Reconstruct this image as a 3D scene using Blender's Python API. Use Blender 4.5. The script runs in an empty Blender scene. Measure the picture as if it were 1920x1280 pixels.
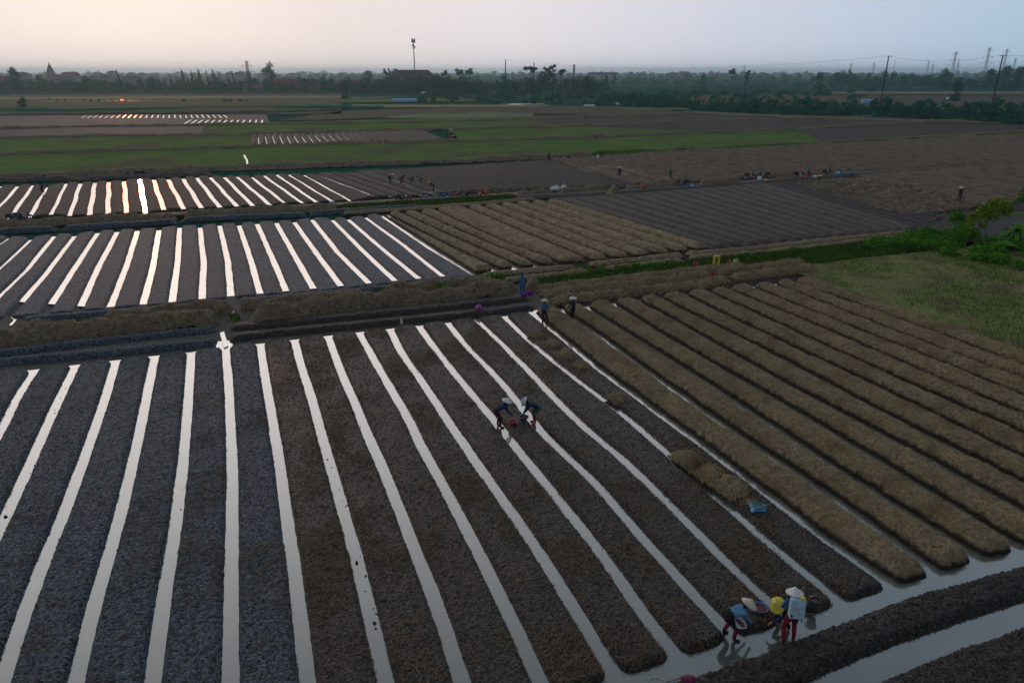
import bpy, bmesh, math, random
import numpy as np
from mathutils import Vector, Matrix

random.seed(7); RNG = np.random.default_rng(7)
C = bpy.context.scene.collection
PI = math.pi
R = math.radians

# ---------------------------------------------------------------- camera geometry
FPX, HORIZON, CAM_H = 1332.0, 135.0, 14.0
TH = math.atan((640 - HORIZON) / FPX)
SI, CO = math.sin(TH), math.cos(TH)

def gp(px, py, z=0.0):
    """point of the ground plane (height z) seen at a photograph position"""
    u, v = px - 960, py - 640
    k = (CAM_H - z) / (FPX * SI + v * CO)
    return (u * k, (FPX * CO - v * SI) * k)

def gpa(pts, z=0.0):
    return np.array([gp(p[0], p[1], z) for p in pts], float)

def zat(Y, py):
    v = py - 640
    return CAM_H - Y * (FPX * SI + v * CO) / (FPX * CO - v * SI)

def xat(Y, px, py):
    return (px - 960) * Y / (FPX * CO - (py - 640) * SI)

AZ = R(-21.1)
def st(s, t):
    return (t * math.cos(AZ) + s * math.sin(AZ), -t * math.sin(AZ) + s * math.cos(AZ))
def to_st(x, y):
    return (x * math.sin(AZ) + y * math.cos(AZ), x * math.cos(AZ) - y * math.sin(AZ))

# ---------------------------------------------------------------- noise
def _hash(i, j, seed):
    with np.errstate(over='ignore'):
        h = (i.astype(np.int64) * 374761393 + j.astype(np.int64) * 668265263 + seed * 974634777).astype(np.uint32)
        h = (h ^ (h >> np.uint32(13))) * np.uint32(1274126177)
        h = h ^ (h >> np.uint32(16))
    return h.astype(np.float64) / 4294967295.0

def vnoise(x, y, seed=0):
    xi, yi = np.floor(x), np.floor(y)
    fx, fy = x - xi, y - yi
    fx = fx * fx * (3 - 2 * fx); fy = fy * fy * (3 - 2 * fy)
    a = _hash(xi, yi, seed); b = _hash(xi + 1, yi, seed)
    c = _hash(xi, yi + 1, seed); d = _hash(xi + 1, yi + 1, seed)
    return (a * (1 - fx) + b * fx) * (1 - fy) + (c * (1 - fx) + d * fx) * fy

def fbm(x, y, size, octv=3, seed=0):
    t, amp, tot, f = 0, 1.0, 0.0, 1.0 / size
    for k in range(octv):
        t = t + amp * (vnoise(x * f, y * f, seed + k * 17) - 0.5); tot += amp
        amp *= 0.55; f *= 2.03
    return 2 * t / tot

# ---------------------------------------------------------------- object helpers
def link(name, me, mats, parent=None, loc=None):
    o = bpy.data.objects.new(name, me); C.objects.link(o)
    if mats is not None:
        for m in (mats if isinstance(mats, (list, tuple)) else [mats]):
            me.materials.append(m)
    if parent is not None: o.parent = parent
    if loc is not None: o.location = loc
    return o

def np_mesh(name, V, Fc, smooth=True):
    V = np.ascontiguousarray(V, np.float32).reshape(-1, 3); Fc = np.ascontiguousarray(Fc, np.int32)
    me = bpy.data.meshes.new(name); n, k = Fc.shape
    me.vertices.add(len(V)); me.vertices.foreach_set('co', V.ravel())
    me.loops.add(n * k); me.loops.foreach_set('vertex_index', Fc.ravel())
    me.polygons.add(n); me.polygons.foreach_set('loop_start', np.arange(0, n * k, k, dtype=np.int32))
    me.polygons.foreach_set('loop_total', np.full(n, k, np.int32))
    me.polygons.foreach_set('use_smooth', np.full(n, smooth, bool))
    me.update(calc_edges=True)
    return me

def grid_faces(ns, nc, off=0):
    i = np.arange(ns - 1)[:, None] * nc + np.arange(nc - 1)[None, :]
    return (np.stack([i, i + 1, i + nc + 1, i + nc], -1).reshape(-1, 4) + off)

def tag(o, label=None, cat=None, group=None, kind=None):
    if label: o['label'] = label
    if cat: o['category'] = cat
    if group: o['group'] = group
    if kind: o['kind'] = kind
    return o

def thing(name, label, cat, loc=(0, 0, 0), rotz=0.0, group=None):
    o = bpy.data.objects.new(name, None); C.objects.link(o)
    o.empty_display_size = 0.2
    o.location = loc; o.rotation_euler = (0, 0, rotz)
    return tag(o, label, cat, group)

def copy_tree(o, parent=None):
    c = o.copy(); C.objects.link(c)
    if parent is not None: c.parent = parent
    for ch in list(o.children): copy_tree(ch, c)
    return c

class MB:
    """collects simple shapes into one mesh"""
    def __init__(s): s.bm = bmesh.new()
    def _xf(s, vs, M):
        if M is not None: bmesh.ops.transform(s.bm, matrix=M, verts=vs)
        return vs
    def box(s, c, size, M=None, bev=0.0, taper=1.0):
        g = bmesh.ops.create_cube(s.bm, size=1.0); vs = g['verts']
        for v in vs:
            k = taper if v.co.z > 0 else 1.0
            v.co = Vector((v.co.x * size[0] * k, v.co.y * size[1] * k, v.co.z * size[2]))
        if bev:
            es = list({e for v in vs for e in v.link_edges})
            r = bmesh.ops.bevel(s.bm, geom=es, offset=bev, segments=2, profile=0.6, affect='EDGES')
            vs = list({v for f in r['faces'] for v in f.verts} | {v for v in vs if v.is_valid})
        for v in vs: v.co += Vector(c)
        return s._xf(vs, M)
    def tube(s, pts, rad, seg=8, cap=True):
        pts = [Vector(p) for p in pts]
        rads = rad if isinstance(rad, (list, tuple)) else [rad] * len(pts)
        rings = []
        for i, p in enumerate(pts):
            d = (pts[min(i + 1, len(pts) - 1)] - pts[max(i - 1, 0)]).normalized()
            a = d.orthogonal().normalized(); b = d.cross(a)
            rings.append([s.bm.verts.new(p + (a * math.cos(2 * PI * k / seg) + b * math.sin(2 * PI * k / seg)) * rads[i]) for k in range(seg)])
        for i in range(len(rings) - 1):
            for k in range(seg):
                s.bm.faces.new((rings[i][k], rings[i][(k + 1) % seg], rings[i + 1][(k + 1) % seg], rings[i + 1][k]))
        if cap:
            s.bm.faces.new(rings[0][::-1]); s.bm.faces.new(rings[-1])
        return s
    def lathe(s, prof, seg=24, M=None, c=(0, 0, 0), close=True):
        rings = []; vs = []
        for r, z in prof:
            if r < 1e-5:
                v = s.bm.verts.new((0, 0, z)); rings.append([v] * seg); vs.append(v)
            else:
                rg = [s.bm.verts.new((r * math.cos(2 * PI * k / seg), r * math.sin(2 * PI * k / seg), z)) for k in range(seg)]
                rings.append(rg); vs += rg
        for i in range(len(rings) - 1):
            for k in range(seg):
                q = [rings[i][k], rings[i][(k + 1) % seg], rings[i + 1][(k + 1) % seg], rings[i + 1][k]]
                u = []
                for v in q:
                    if v not in u: u.append(v)
                if len(u) >= 3: s.bm.faces.new(u)
        for v in vs: v.co += Vector(c)
        s._xf(vs, M)
        return s
    def prism(s, outline, y0, y1, M=None):
        """outline in the x-z plane, extruded along y"""
        a = [s.bm.verts.new((p[0], y0, p[1])) for p in outline]
        b = [s.bm.verts.new((p[0], y1, p[1])) for p in outline]
        n = len(a)
        s.bm.faces.new(a); s.bm.faces.new(b[::-1])
        for i in range(n): s.bm.faces.new((a[i], b[i], b[(i + 1) % n], a[(i + 1) % n]))
        s._xf(a + b, M)
        return s
    def ball(s, c, size, sub=2, noise=0.0, seed=0, M=None):
        g = bmesh.ops.create_icosphere(s.bm, subdivisions=sub, radius=1.0); vs = g['verts']
        rr = random.Random(seed); ph = [rr.uniform(0, 6.3) for _ in range(6)]
        for v in vs:
            k = 1 + noise * (math.sin(3.1 * v.co.x + ph[0]) * math.sin(2.7 * v.co.y + ph[1]) + .7 * math.sin(5.3 * v.co.z + ph[2] + 2 * v.co.x) * math.cos(4.7 * v.co.y + ph[3]) + .5 * math.sin(9 * v.co.x + ph[4]) * math.sin(8 * v.co.z + ph[5]))
            v.co = Vector((v.co.x * size[0] * k, v.co.y * size[1] * k, v.co.z * size[2] * k)) + Vector(c)
        return s._xf(vs, M)
    def build(s, name, mat, parent=None, loc=None, smooth=True):
        me = bpy.data.meshes.new(name)
        bmesh.ops.recalc_face_normals(s.bm, faces=s.bm.faces)
        for f in s.bm.faces: f.smooth = smooth
        s.bm.to_mesh(me); s.bm.free()
        if smooth:
            try: me.set_sharp_from_angle(angle=R(40))
            except Exception: pass
        return link(name, me, mat, parent, loc)

# ---------------------------------------------------------------- materials
def nmat(name):
    m = bpy.data.materials.new(name); m.use_nodes = True
    nt = m.node_tree; b = nt.nodes['Principled BSDF']
    return m, nt, b

def N(nt, typ, **kw):
    n = nt.nodes.new(typ)
    for k, v in kw.items():
        if k.startswith('i_'):
            key = k[2:]
            n.inputs[int(key) if key.isdigit() else key.replace('_', ' ')].default_value = v
        else: setattr(n, k, v)
    return n

def ramp(nt, stops, fac=None):
    n = nt.nodes.new('ShaderNodeValToRGB'); e = n.color_ramp.elements
    while len(e) < len(stops): e.new(0.5)
    for k, (p, c) in enumerate(stops):
        e[k].position = p; e[k].color = (c[0], c[1], c[2], 1)
    if fac is not None: nt.links.new(fac, n.inputs[0])
    return n

def pmat(name, stops, scale=2.0, rough=0.8, spec=0.3, bump=None, stretch=None, octv=4, metal=0.0, extra=None, island=0.0, objrand=0.0):
    """principled material, colour from a noise ramp in world metres, optional bumps [(scale, strength, distance, kind)]"""
    m, nt, b = nmat(name); L = nt.links
    geo = N(nt, 'ShaderNodeNewGeometry')
    vec = geo.outputs['Position']
    if stretch:
        mp = N(nt, 'ShaderNodeMapping'); mp.inputs['Scale'].default_value = stretch[0]; mp.inputs['Rotation'].default_value = (0, 0, stretch[1])
        L.new(vec, mp.inputs[0]); vec = mp.outputs[0]
    nz = N(nt, 'ShaderNodeTexNoise', i_Scale=scale, i_Detail=octv, i_Roughness=0.62)
    L.new(vec, nz.inputs['Vector'])
    fac = nz.outputs['Fac']
    mr = N(nt, 'ShaderNodeMapRange'); mr.inputs[1].default_value = 0.28; mr.inputs[2].default_value = 0.72
    L.new(fac, mr.inputs[0]); fac = mr.outputs[0]
    for w, src in ((island, geo.outputs['Random Per Island']), (objrand, None)):
        if w:
            if src is None: src = N(nt, 'ShaderNodeObjectInfo').outputs['Random']
            mx = N(nt, 'ShaderNodeMix'); mx.inputs[0].default_value = w
            L.new(fac, mx.inputs[2]); L.new(src, mx.inputs[3]); fac = mx.outputs[0]
    n = len(stops)
    rp = ramp(nt, [(k / (n - 1) if n > 1 else 0, s) for k, s in enumerate(stops)] if not isinstance(stops[0][0], (tuple, list)) else [(s[1], s[0]) for s in stops], fac)
    col = rp.outputs[0]
    if extra:
        col = extra(nt, col, geo)
    L.new(col, b.inputs['Base Color'])
    b.inputs['Roughness'].default_value = rough; b.inputs['Metallic'].default_value = metal
    b.inputs['Specular IOR Level'].default_value = spec
    prev = None
    for sc, stg, dist, kind in (bump or []):
        if kind == 'v':
            t = N(nt, 'ShaderNodeTexVoronoi', i_Scale=sc); o = t.outputs['Distance']
        else:
            t = N(nt, 'ShaderNodeTexNoise', i_Scale=sc, i_Detail=3.0); o = t.outputs['Fac']
        L.new(vec, t.inputs['Vector'])
        bp = N(nt, 'ShaderNodeBump', i_Strength=stg, i_Distance=dist)
        if kind == 'v': bp.invert = True
        L.new(o, bp.inputs['Height'])
        if prev: L.new(prev, bp.inputs['Normal'])
        prev = bp.outputs[0]
    if prev: L.new(prev, b.inputs['Normal'])
    return m

def flat(name, c, rough=0.6, spec=0.4, metal=0.0, var=0.25, scale=9.0):
    d = tuple(x * (1 - var) for x in c); e = tuple(min(1, x * (1 + var)) for x in c)
    return pmat(name, [d, e], scale=scale, rough=rough, spec=spec, metal=metal)

def second_noise(scale, lo, hi, colour, rot=None):
    """mixes in a colour where a broad noise is high: bare or littered patches with a shape of their own"""
    def f(nt, col, geo):
        t = N(nt, 'ShaderNodeTexNoise', i_Scale=scale, i_Detail=4.0)
        nt.links.new(geo.outputs['Position'], t.inputs['Vector'])
        mr = N(nt, 'ShaderNodeMapRange'); mr.inputs[1].default_value = lo; mr.inputs[2].default_value = hi
        nt.links.new(t.outputs['Fac'], mr.inputs[0])
        mx = N(nt, 'ShaderNodeMix', data_type='RGBA')
        nt.links.new(mr.outputs[0], mx.inputs[0]); nt.links.new(col, mx.inputs[6])
        mx.inputs[7].default_value = (*colour, 1)
        return mx.outputs[2]
    return f

def bare_shaded_below(z0, z1, colour, then=None):
    """straw lies on the tops only: below that height wet soil, coloured darker as furrow shade"""
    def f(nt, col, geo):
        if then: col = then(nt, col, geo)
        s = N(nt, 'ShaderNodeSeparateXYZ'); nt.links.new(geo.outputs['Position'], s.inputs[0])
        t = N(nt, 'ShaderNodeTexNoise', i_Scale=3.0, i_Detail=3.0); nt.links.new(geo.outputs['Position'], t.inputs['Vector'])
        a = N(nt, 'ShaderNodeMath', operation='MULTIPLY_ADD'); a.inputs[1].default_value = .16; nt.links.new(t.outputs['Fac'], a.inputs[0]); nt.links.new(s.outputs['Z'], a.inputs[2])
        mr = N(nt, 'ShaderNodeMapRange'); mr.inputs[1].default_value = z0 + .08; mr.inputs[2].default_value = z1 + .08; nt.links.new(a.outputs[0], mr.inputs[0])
        mx = N(nt, 'ShaderNodeMix', data_type='RGBA'); mx.inputs[6].default_value = (*colour, 1)  # dark soil tone also stands in for shade in the furrows
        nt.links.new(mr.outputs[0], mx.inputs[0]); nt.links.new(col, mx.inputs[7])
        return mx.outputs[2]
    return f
M = {}
def clods(scale, lo, hi, then):
    def f(nt, col, geo):
        col = then(nt, col, geo)
        v = N(nt, 'ShaderNodeTexVoronoi', i_Scale=scale); nt.links.new(geo.outputs['Position'], v.inputs['Vector'])
        s = N(nt, 'ShaderNodeSeparateColor'); nt.links.new(v.outputs['Color'], s.inputs[0])
        mr = N(nt, 'ShaderNodeMapRange'); mr.inputs[3].default_value = lo; mr.inputs[4].default_value = hi; nt.links.new(s.outputs[0], mr.inputs[0])
        sc_ = N(nt, 'ShaderNodeVectorMath', operation='SCALE'); nt.links.new(col, sc_.inputs[0]); nt.links.new(mr.outputs[0], sc_.inputs['Scale'])
        return sc_.outputs[0]
    return f
M['soil'] = pmat('wet_clod_soil', [(.013, .0115, .0105), (.026, .022, .0195), (.048, .039, .031)], scale=11, rough=.5, spec=.4,
                 bump=[(15, 1.0, .10, 'v'), (38, 1.0, .04, 'n')], extra=clods(15, .12, 2.9, second_noise(.55, .52, .72, (.038, .027, .018))))
M['grey_soil'] = pmat('wet_soil_blue_cast', [(.028, .042, .056), (.054, .076, .097), (.092, .118, .146)], scale=11, rough=.6, spec=.22,
                 bump=[(15, 1.0, .10, 'v'), (38, 1.0, .04, 'n')], extra=clods(15, .15, 2.9, second_noise(.5, .56, .78, (.044, .042, .040))))  # grey soil with the bluish cast of the light put into its colour
M['clod'] = pmat('dry_soil_clods', [(.030, .028, .026), (.065, .060, .056), (.115, .105, .095)], scale=3, rough=.8, spec=.3, island=.8)
M['clod_grey'] = pmat('wet_clods_blue_cast', [(.040, .048, .058), (.085, .100, .118), (.165, .185, .21)], scale=3, rough=.7, spec=.4, island=.8)  # bluish cast of the light mixed into the grey of the clods
M['soil_far'] = pmat('plowed_soil', [(.055, .048, .042), (.09, .077, .066), (.12, .10, .084)], scale=1.4, rough=.7, spec=.15,
                     bump=[(6, .8, .08, 'v')])
M['soil_dark'] = pmat('dark_plowed_soil', [(.028, .023, .021), (.05, .041, .036)], scale=.9, rough=.7, spec=.18, bump=[(5, .8, .08, 'v')])
M['soil_brown'] = pmat('brown_stubble_soil', [(.09, .07, .052), (.155, .12, .086), (.20, .155, .105)], scale=.5, rough=.9, spec=.06, bump=[(4, .9, .1, 'n')], extra=bare_shaded_below(.08, .2, (.055, .045, .038)))
M['straw_base'] = pmat('matted_straw', [(.07, .055, .034), (.28, .215, .128), (.50, .385, .225)], scale=7, rough=.85, spec=.2,
                       bump=[(22, .9, .04, 'n'), (6, .7, .07, 'n')], extra=bare_shaded_below(.10, .22, (.030, .025, .018), second_noise(.8, .5, .75, (.20, .135, .068))))
M['straw'] = pmat('straw_strands', [(.14, .108, .062), (.33, .255, .15), (.48, .37, .21), (.62, .48, .28)], scale=1.6, rough=.8, spec=.25, island=.5, extra=second_noise(.8, .48, .74, (.24, .16, .08)))
M['litter'] = pmat('straw_litter', [(.10, .065, .030), (.17, .11, .05), (.26, .19, .10)], scale=3, rough=.8, spec=.2, island=.7)
M['straw_far'] = pmat('straw_cover', [(.14, .105, .062), (.29, .22, .13), (.42, .32, .19)], scale=1.6, rough=.85, spec=.15, bump=[(9, .8, .05, 'n')], extra=bare_shaded_below(.12, .25, (.035, .028, .02)))
M['straw_heap'] = pmat('heaped_straw', [(.08, .063, .043), (.22, .172, .115), (.36, .28, .18)], scale=3.5, rough=.85, spec=.15, bump=[(9, .9, .08, 'n'), (30, .6, .03, 'n')])
M['grass'] = pmat('grass_blades', [(.030, .085, .010), (.065, .145, .016), (.12, .18, .03)], scale=.6, rough=.85, spec=.05, island=.55)
M['meadow'] = pmat('meadow_turf', [(.08, .13, .030), (.17, .20, .05), (.25, .21, .10)], scale=.8, rough=.85, spec=.15, bump=[(6, .8, .06, 'n')], octv=6, extra=second_noise(.35, .50, .66, (.15, .115, .062)))
M['green'] = pmat('young_green_field', [(.040, .105, .022), (.085, .175, .030), (.15, .17, .05)], scale=.16, rough=.95, spec=.03, octv=8, extra=second_noise(.07, .50, .64, (.105, .10, .055)), bump=[(2, .6, .15, 'n')])
M['lush'] = pmat('bright_green_crop', [(.05, .10, .018), (.08, .15, .025)], scale=.12, rough=.8, spec=.15, octv=7)
M['greyfield'] = pmat('grey_bare_field', [(.062, .054, .046), (.092, .079, .066)], scale=.15, rough=.9, spec=.06, octv=8, bump=[(2.5, .7, .15, 'n')])
M['brownfield'] = pmat('brown_bare_field', [(.070, .066, .042), (.115, .095, .065)], scale=.1, rough=.9, spec=.05, octv=8)
def far_fields(nt, col, geo):
    mp = N(nt, 'ShaderNodeMapping'); mp.inputs['Scale'].default_value = (.0035, .011, 1); mp.inputs['Rotation'].default_value = (0, 0, R(-12))
    nt.links.new(geo.outputs['Position'], mp.inputs[0])
    v = N(nt, 'ShaderNodeTexVoronoi', i_Scale=1.0); nt.links.new(mp.outputs[0], v.inputs['Vector'])
    sx = N(nt, 'ShaderNodeSeparateColor'); nt.links.new(v.outputs['Color'], sx.inputs[0])
    rp = ramp(nt, [(0, (.085, .088, .072)), (.2, (.014, .09, .062)), (.42, (.08, .085, .07)), (.5, (.008, .08, .06)), (1, (.02, .10, .065))], sx.outputs[0])
    rp.color_ramp.interpolation = 'CONSTANT'
    mx = N(nt, 'ShaderNodeMix', data_type='RGBA'); mx.inputs[0].default_value = .65
    nt.links.new(col, mx.inputs[6]); nt.links.new(rp.outputs[0], mx.inputs[7])
    return mx.outputs[2]
M['ground'] = pmat('open_land', [(.012, .075, .052), (.028, .098, .064), (.07, .094, .066)], scale=.05, rough=1.0, spec=.0, octv=9, extra=far_fields)
M['track'] = pmat('dry_earth_track', [(.085, .078, .068), (.13, .118, .10)], scale=2.5, rough=.85, spec=.2, bump=[(7, .6, .04, 'n')])
M['leaf'] = pmat('tree_leaves', [(.006, .115, .075), (.014, .18, .11), (.045, .24, .10)], scale=.35, rough=.9, spec=.04, island=.45, objrand=.4)
M['leaf_pale'] = pmat('pale_tree_leaves', [(.030, .060, .042), (.055, .09, .055), (.085, .12, .07)], scale=.35, rough=.9, spec=.04, island=.5, objrand=.2)
M['leaf_near'] = pmat('bright_leaves', [(.035, .13, .010), (.08, .25, .015), (.17, .33, .022)], scale=1.2, rough=.8, spec=.06, island=.6)
M['leaf_yellow'] = pmat('yellow_green_leaves', [(.07, .16, .010), (.18, .27, .014), (.36, .36, .02)], scale=1.0, rough=.8, spec=.06, island=.6)
M['bark'] = pmat('bark', [(.05, .042, .034), (.10, .085, .07)], scale=4, rough=.9, spec=.1)
M['bark_pale'] = pmat('pale_bark', [(.16, .15, .13), (.26, .24, .21)], scale=4, rough=.9, spec=.1)

def water_mat():
    m, nt, b = nmat('muddy_water'); L = nt.links
    nt.nodes.remove(b)
    out = nt.nodes['Material Output']
    geo = N(nt, 'ShaderNodeNewGeometry')
    nz = N(nt, 'ShaderNodeTexNoise', i_Scale=.8, i_Detail=4.0); L.new(geo.outputs['Position'], nz.inputs['Vector'])
    rp = ramp(nt, [(.3, (.095, .110, .092)), (.7, (.130, .143, .118))], nz.outputs['Fac'])
    df = N(nt, 'ShaderNodeBsdfDiffuse'); L.new(rp.outputs[0], df.inputs[0])
    gl = N(nt, 'ShaderNodeBsdfGlossy', i_Roughness=.075); gl.inputs[0].default_value = (1, 1, 1, 1)
    n2 = N(nt, 'ShaderNodeTexNoise', i_Scale=7.0, i_Detail=2.0); L.new(geo.outputs['Position'], n2.inputs['Vector'])
    bp = N(nt, 'ShaderNodeBump', i_Strength=.06, i_Distance=.02); L.new(n2.outputs['Fac'], bp.inputs['Height'])
    L.new(bp.outputs[0], gl.inputs['Normal'])
    lw = N(nt, 'ShaderNodeLayerWeight', i_Blend=.5)
    pw = N(nt, 'ShaderNodeMath', operation='POWER'); pw.inputs[1].default_value = 1.42
    L.new(lw.outputs['Facing'], pw.inputs[0])
    mx = N(nt, 'ShaderNodeMixShader'); L.new(pw.outputs[0], mx.inputs[0]); L.new(df.outputs[0], mx.inputs[1]); L.new(gl.outputs[0], mx.inputs[2])
    g2 = N(nt, 'ShaderNodeBsdfGlossy', i_Roughness=.24); g2.inputs[0].default_value = (1, 1, 1, 1)   # rougher lobe added to spread the sun's glint into a halo
    m2 = N(nt, 'ShaderNodeMath', operation='MULTIPLY'); m2.inputs[1].default_value = .14; L.new(pw.outputs[0], m2.inputs[0])
    mx2 = N(nt, 'ShaderNodeMixShader'); L.new(m2.outputs[0], mx2.inputs[0]); L.new(mx.outputs[0], mx2.inputs[1]); L.new(g2.outputs[0], mx2.inputs[2])
    L.new(mx2.outputs[0], out.inputs['Surface'])
    return m
M['water'] = water_mat()
for k, c, ro, sp in (('navy', (.018, .035, .095), .8, .2), ('blue', (.035, .13, .26), .8, .2), ('skyblue', (.10, .27, .42), .8, .2), ('teal', (.03, .13, .14), .8, .2),
                 ('green_cloth', (.03, .10, .05), .8, .2), ('black', (.012, .012, .014), .8, .2), ('red_cloth', (.20, .018, .035), .8, .2), ('maroon', (.075, .014, .03), .8, .2),
                 ('purple', (.22, .035, .30), .7, .3), ('magenta', (.42, .05, .40), .5, .4), ('plum', (.15, .018, .06), .7, .3), ('skin', (.30, .17, .11), .6, .4), ('hair', (.012, .010, .009), .6, .3),
                 ('hat', (.62, .54, .42), .7, .3), ('hat_white', (.70, .68, .66), .6, .3), ('hat_grey', (.42, .48, .53), .6, .3), ('hat_yellow', (.62, .56, .07), .6, .3), ('pink', (.62, .25, .38), .6, .3),
                 ('plastic_blue', (.05, .16, .42), .35, .5), ('plastic_navy', (.02, .07, .17), .4, .5), ('plastic_red', (.42, .03, .055), .4, .5), ('plastic_teal', (.02, .07, .085), .4, .5), ('plastic_white', (.62, .68, .70), .4, .5),
                 ('tank', (.42, .62, .66), .4, .5), ('orange', (.52, .09, .03), .5, .4), ('yellow', (.62, .50, .04), .5, .4), ('sheet_blue', (.11, .42, .66), .35, .5), ('sheet_dark', (.02, .12, .16), .4, .5),
                 ('shallot', (.25, .07, .06), .6, .3), ('tyre', (.015, .015, .016), .8, .2), ('bike_dark', (.018, .024, .035), .35, .5), ('bike_silver', (.22, .27, .30), .35, .5), ('bike_blue', (.03, .16, .33), .35, .5), ('bike_red', (.28, .025, .03), .35, .5),
                 ('lamp', (.6, .6, .58), .2, .5), ('roof_tile', (.16, .075, .06), .8, .2), ('roof_dark', (.045, .055, .065), .8, .2), ('wall_cream', (.20, .18, .14), .85, .2), ('wall_white', (.24, .27, .28), .85, .2), ('wall_brick', (.22, .12, .09), .85, .2),
                 ('glass_dark', (.02, .025, .03), .2, .5), ('concrete', (.15, .15, .15), .85, .2), ('white_sack', (.62, .66, .70), .6, .3), ('stone_grey', (.16, .17, .19), .85, .2), ('straw_rope', (.3, .2, .1), .8, .2), ('spray_green', (.30, .50, .14), .5, .4)):
    M[k] = flat(k + '_surface', c, ro, sp)
M['steel'] = flat('galvanised_steel', (.22, .23, .25), .5, .5, .6)
M['chrome'] = flat('bright_metal', (.5, .5, .52), .25, .5, .9)
M['pole'] = flat('weathered_pole', (.05, .05, .055), .8, .2)
# ---------------------------------------------------------------- fields
def resample(P, n):
    P = np.asarray(P, float)
    d = np.concatenate([[0], np.cumsum(np.linalg.norm(np.diff(P, axis=0), axis=1))])
    u = np.linspace(0, d[-1], n)
    return np.stack([np.interp(u, d, P[:, 0]), np.interp(u, d, P[:, 1])], 1)

def plen(P):
    return float(np.linalg.norm(np.diff(np.asarray(P, float), axis=0), axis=1).sum())

def bedgrid(L, Rr, ds, dc, hw=.2, h=.28, slope=.28, dome=.05, rag=.03, amp=.03, asz=.16, lump=0., lsz=1.6, e1=.05, floor=-.12, seed=0, rc=.35, pw=2.0, low=.6):
    """a raised bed between two side lines; returns its vertex grid"""
    ns = max(4, int(max(plen(L), plen(Rr)) / ds)); L = resample(L, ns); Rr = resample(Rr, ns)
    W = np.linalg.norm(Rr - L, axis=1); nc = max(5, int(W.mean() / dc))
    c = np.linspace(0, 1, nc)
    X = L[:, None, :] * (1 - c)[None, :, None] + Rr[:, None, :] * c[None, :, None]
    x, y = X[..., 0], X[..., 1]
    mid = (L + Rr) / 2
    cum = np.concatenate([[0], np.cumsum(np.linalg.norm(np.diff(mid, axis=0), axis=1))])
    dx = np.minimum(c[None, :], (1 - c)[None, :]) * W[:, None] - hw
    dx = dx + rag * fbm(x, y, .22, 3, seed + 5) + 1.0 * rag * fbm(x, y, 1.6, 2, seed + 9)
    dy = np.minimum(cum, cum[-1] - cum)[:, None] - e1 + 2 * rag * fbm(x, y, .5, 2, seed + 3)
    e = np.minimum(dx, dy)
    k = (dx < rc) & (dy < rc)
    e = np.where(k, rc - np.sqrt((rc - dx) ** 2 + (rc - dy) ** 2), e)
    u = np.clip(e / slope, 0, 1)
    pf = 1 - (1 - u) ** pw
    hh = h + dome * 4 * (c * (1 - c))[None, :] + lump * fbm(x, y, lsz, 2, seed + 21)
    nz = amp * fbm(x, y, asz, 3, seed) + low * amp * fbm(x, y, asz * 5, 2, seed + 33)
    z = floor + (hh - floor) * pf + nz * np.clip(pf * 1.5, 0, 1)
    return np.stack([x, y, z], -1)

def emit(name, grids, mat, kind='structure', label=None, cat=None, group=None):
    Vs, Fs, off = [], [], 0
    for G in grids:
        ns, nc = G.shape[:2]
        Vs.append(G.reshape(-1, 3)); Fs.append(grid_faces(ns, nc, off)); off += ns * nc
    Fs = [f[:, ::-1] for f in Fs] if orient(grids[0]) < 0 else Fs
    o = link(name, np_mesh(name, np.concatenate(Vs), np.concatenate(Fs)), mat)
    return tag(o, label, cat, group, kind)

def orient(G):
    a, b, d = G[0, 0], G[0, 1], G[1, 0]
    return (b[0] - a[0]) * (d[1] - a[1]) - (b[1] - a[1]) * (d[0] - a[0])

def scatter(grids, dens, zmin, mask, seed):
    rng = np.random.default_rng(seed)
    Ps, Ns = [], []
    for G in grids:
        ns, nc = G.shape[:2]
        dv = G[1:, :-1] - G[:-1, :-1]; dc_ = G[:-1, 1:] - G[:-1, :-1]
        nrm = np.cross(dc_, dv); ar = np.linalg.norm(nrm, axis=2)
        nrm = nrm * np.sign(nrm[..., 2:3] + 1e-9) / (ar[..., None] + 1e-9)
        ok = (G[:-1, :-1, 2] > zmin)
        w = ar * ok
        if mask is not None: w = w * mask(G[:-1, :-1, 0], G[:-1, :-1, 1])
        n = rng.poisson(w.sum() * dens)
        if n == 0 or w.sum() == 0: continue
        idx = rng.choice(w.size, n, p=(w / w.sum()).ravel())
        i, j = np.unravel_index(idx, w.shape)
        a, b = rng.random(n)[:, None], rng.random(n)[:, None]
        Ps.append(G[i, j] + a * dv[i, j] + b * dc_[i, j]); Ns.append(nrm[i, j])
    if not Ps: return None
    return np.concatenate(Ps), np.concatenate(Ns), rng

def clod_mesh(P, size, rng):
    """small angular lumps, one little closed solid each"""
    n = len(P)
    O = np.array([[1, 0, 0], [0, 1, 0], [-1, 0, 0], [0, -1, 0], [0, 0, 1], [0, 0, -.6]], float)
    s = (size * rng.uniform(.45, 1.5, n) ** 1.4)[:, None, None]
    V = P[:, None, :] + O[None] * s * rng.uniform(.6, 1.3, (n, 6, 1)) + rng.normal(0, .22, (n, 6, 3)) * s
    F = np.array([[0, 1, 4], [1, 2, 4], [2, 3, 4], [3, 0, 4], [1, 0, 5], [2, 1, 5], [3, 2, 5], [0, 3, 5]])
    return np_mesh('soil_clods', V.reshape(-1, 3), (np.arange(n)[:, None, None] * 6 + F[None]).reshape(-1, 3), smooth=False)

def clods_on(grids, dens, size, label, seed, zmin=.02, mask=None, mat='clod'):
    P, Nn, rng = scatter(grids, dens, zmin, mask, seed)
    tag(link('soil_clods', clod_mesh(P, size, rng), M[mat]), label, 'soil clods', kind='stuff')

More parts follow.
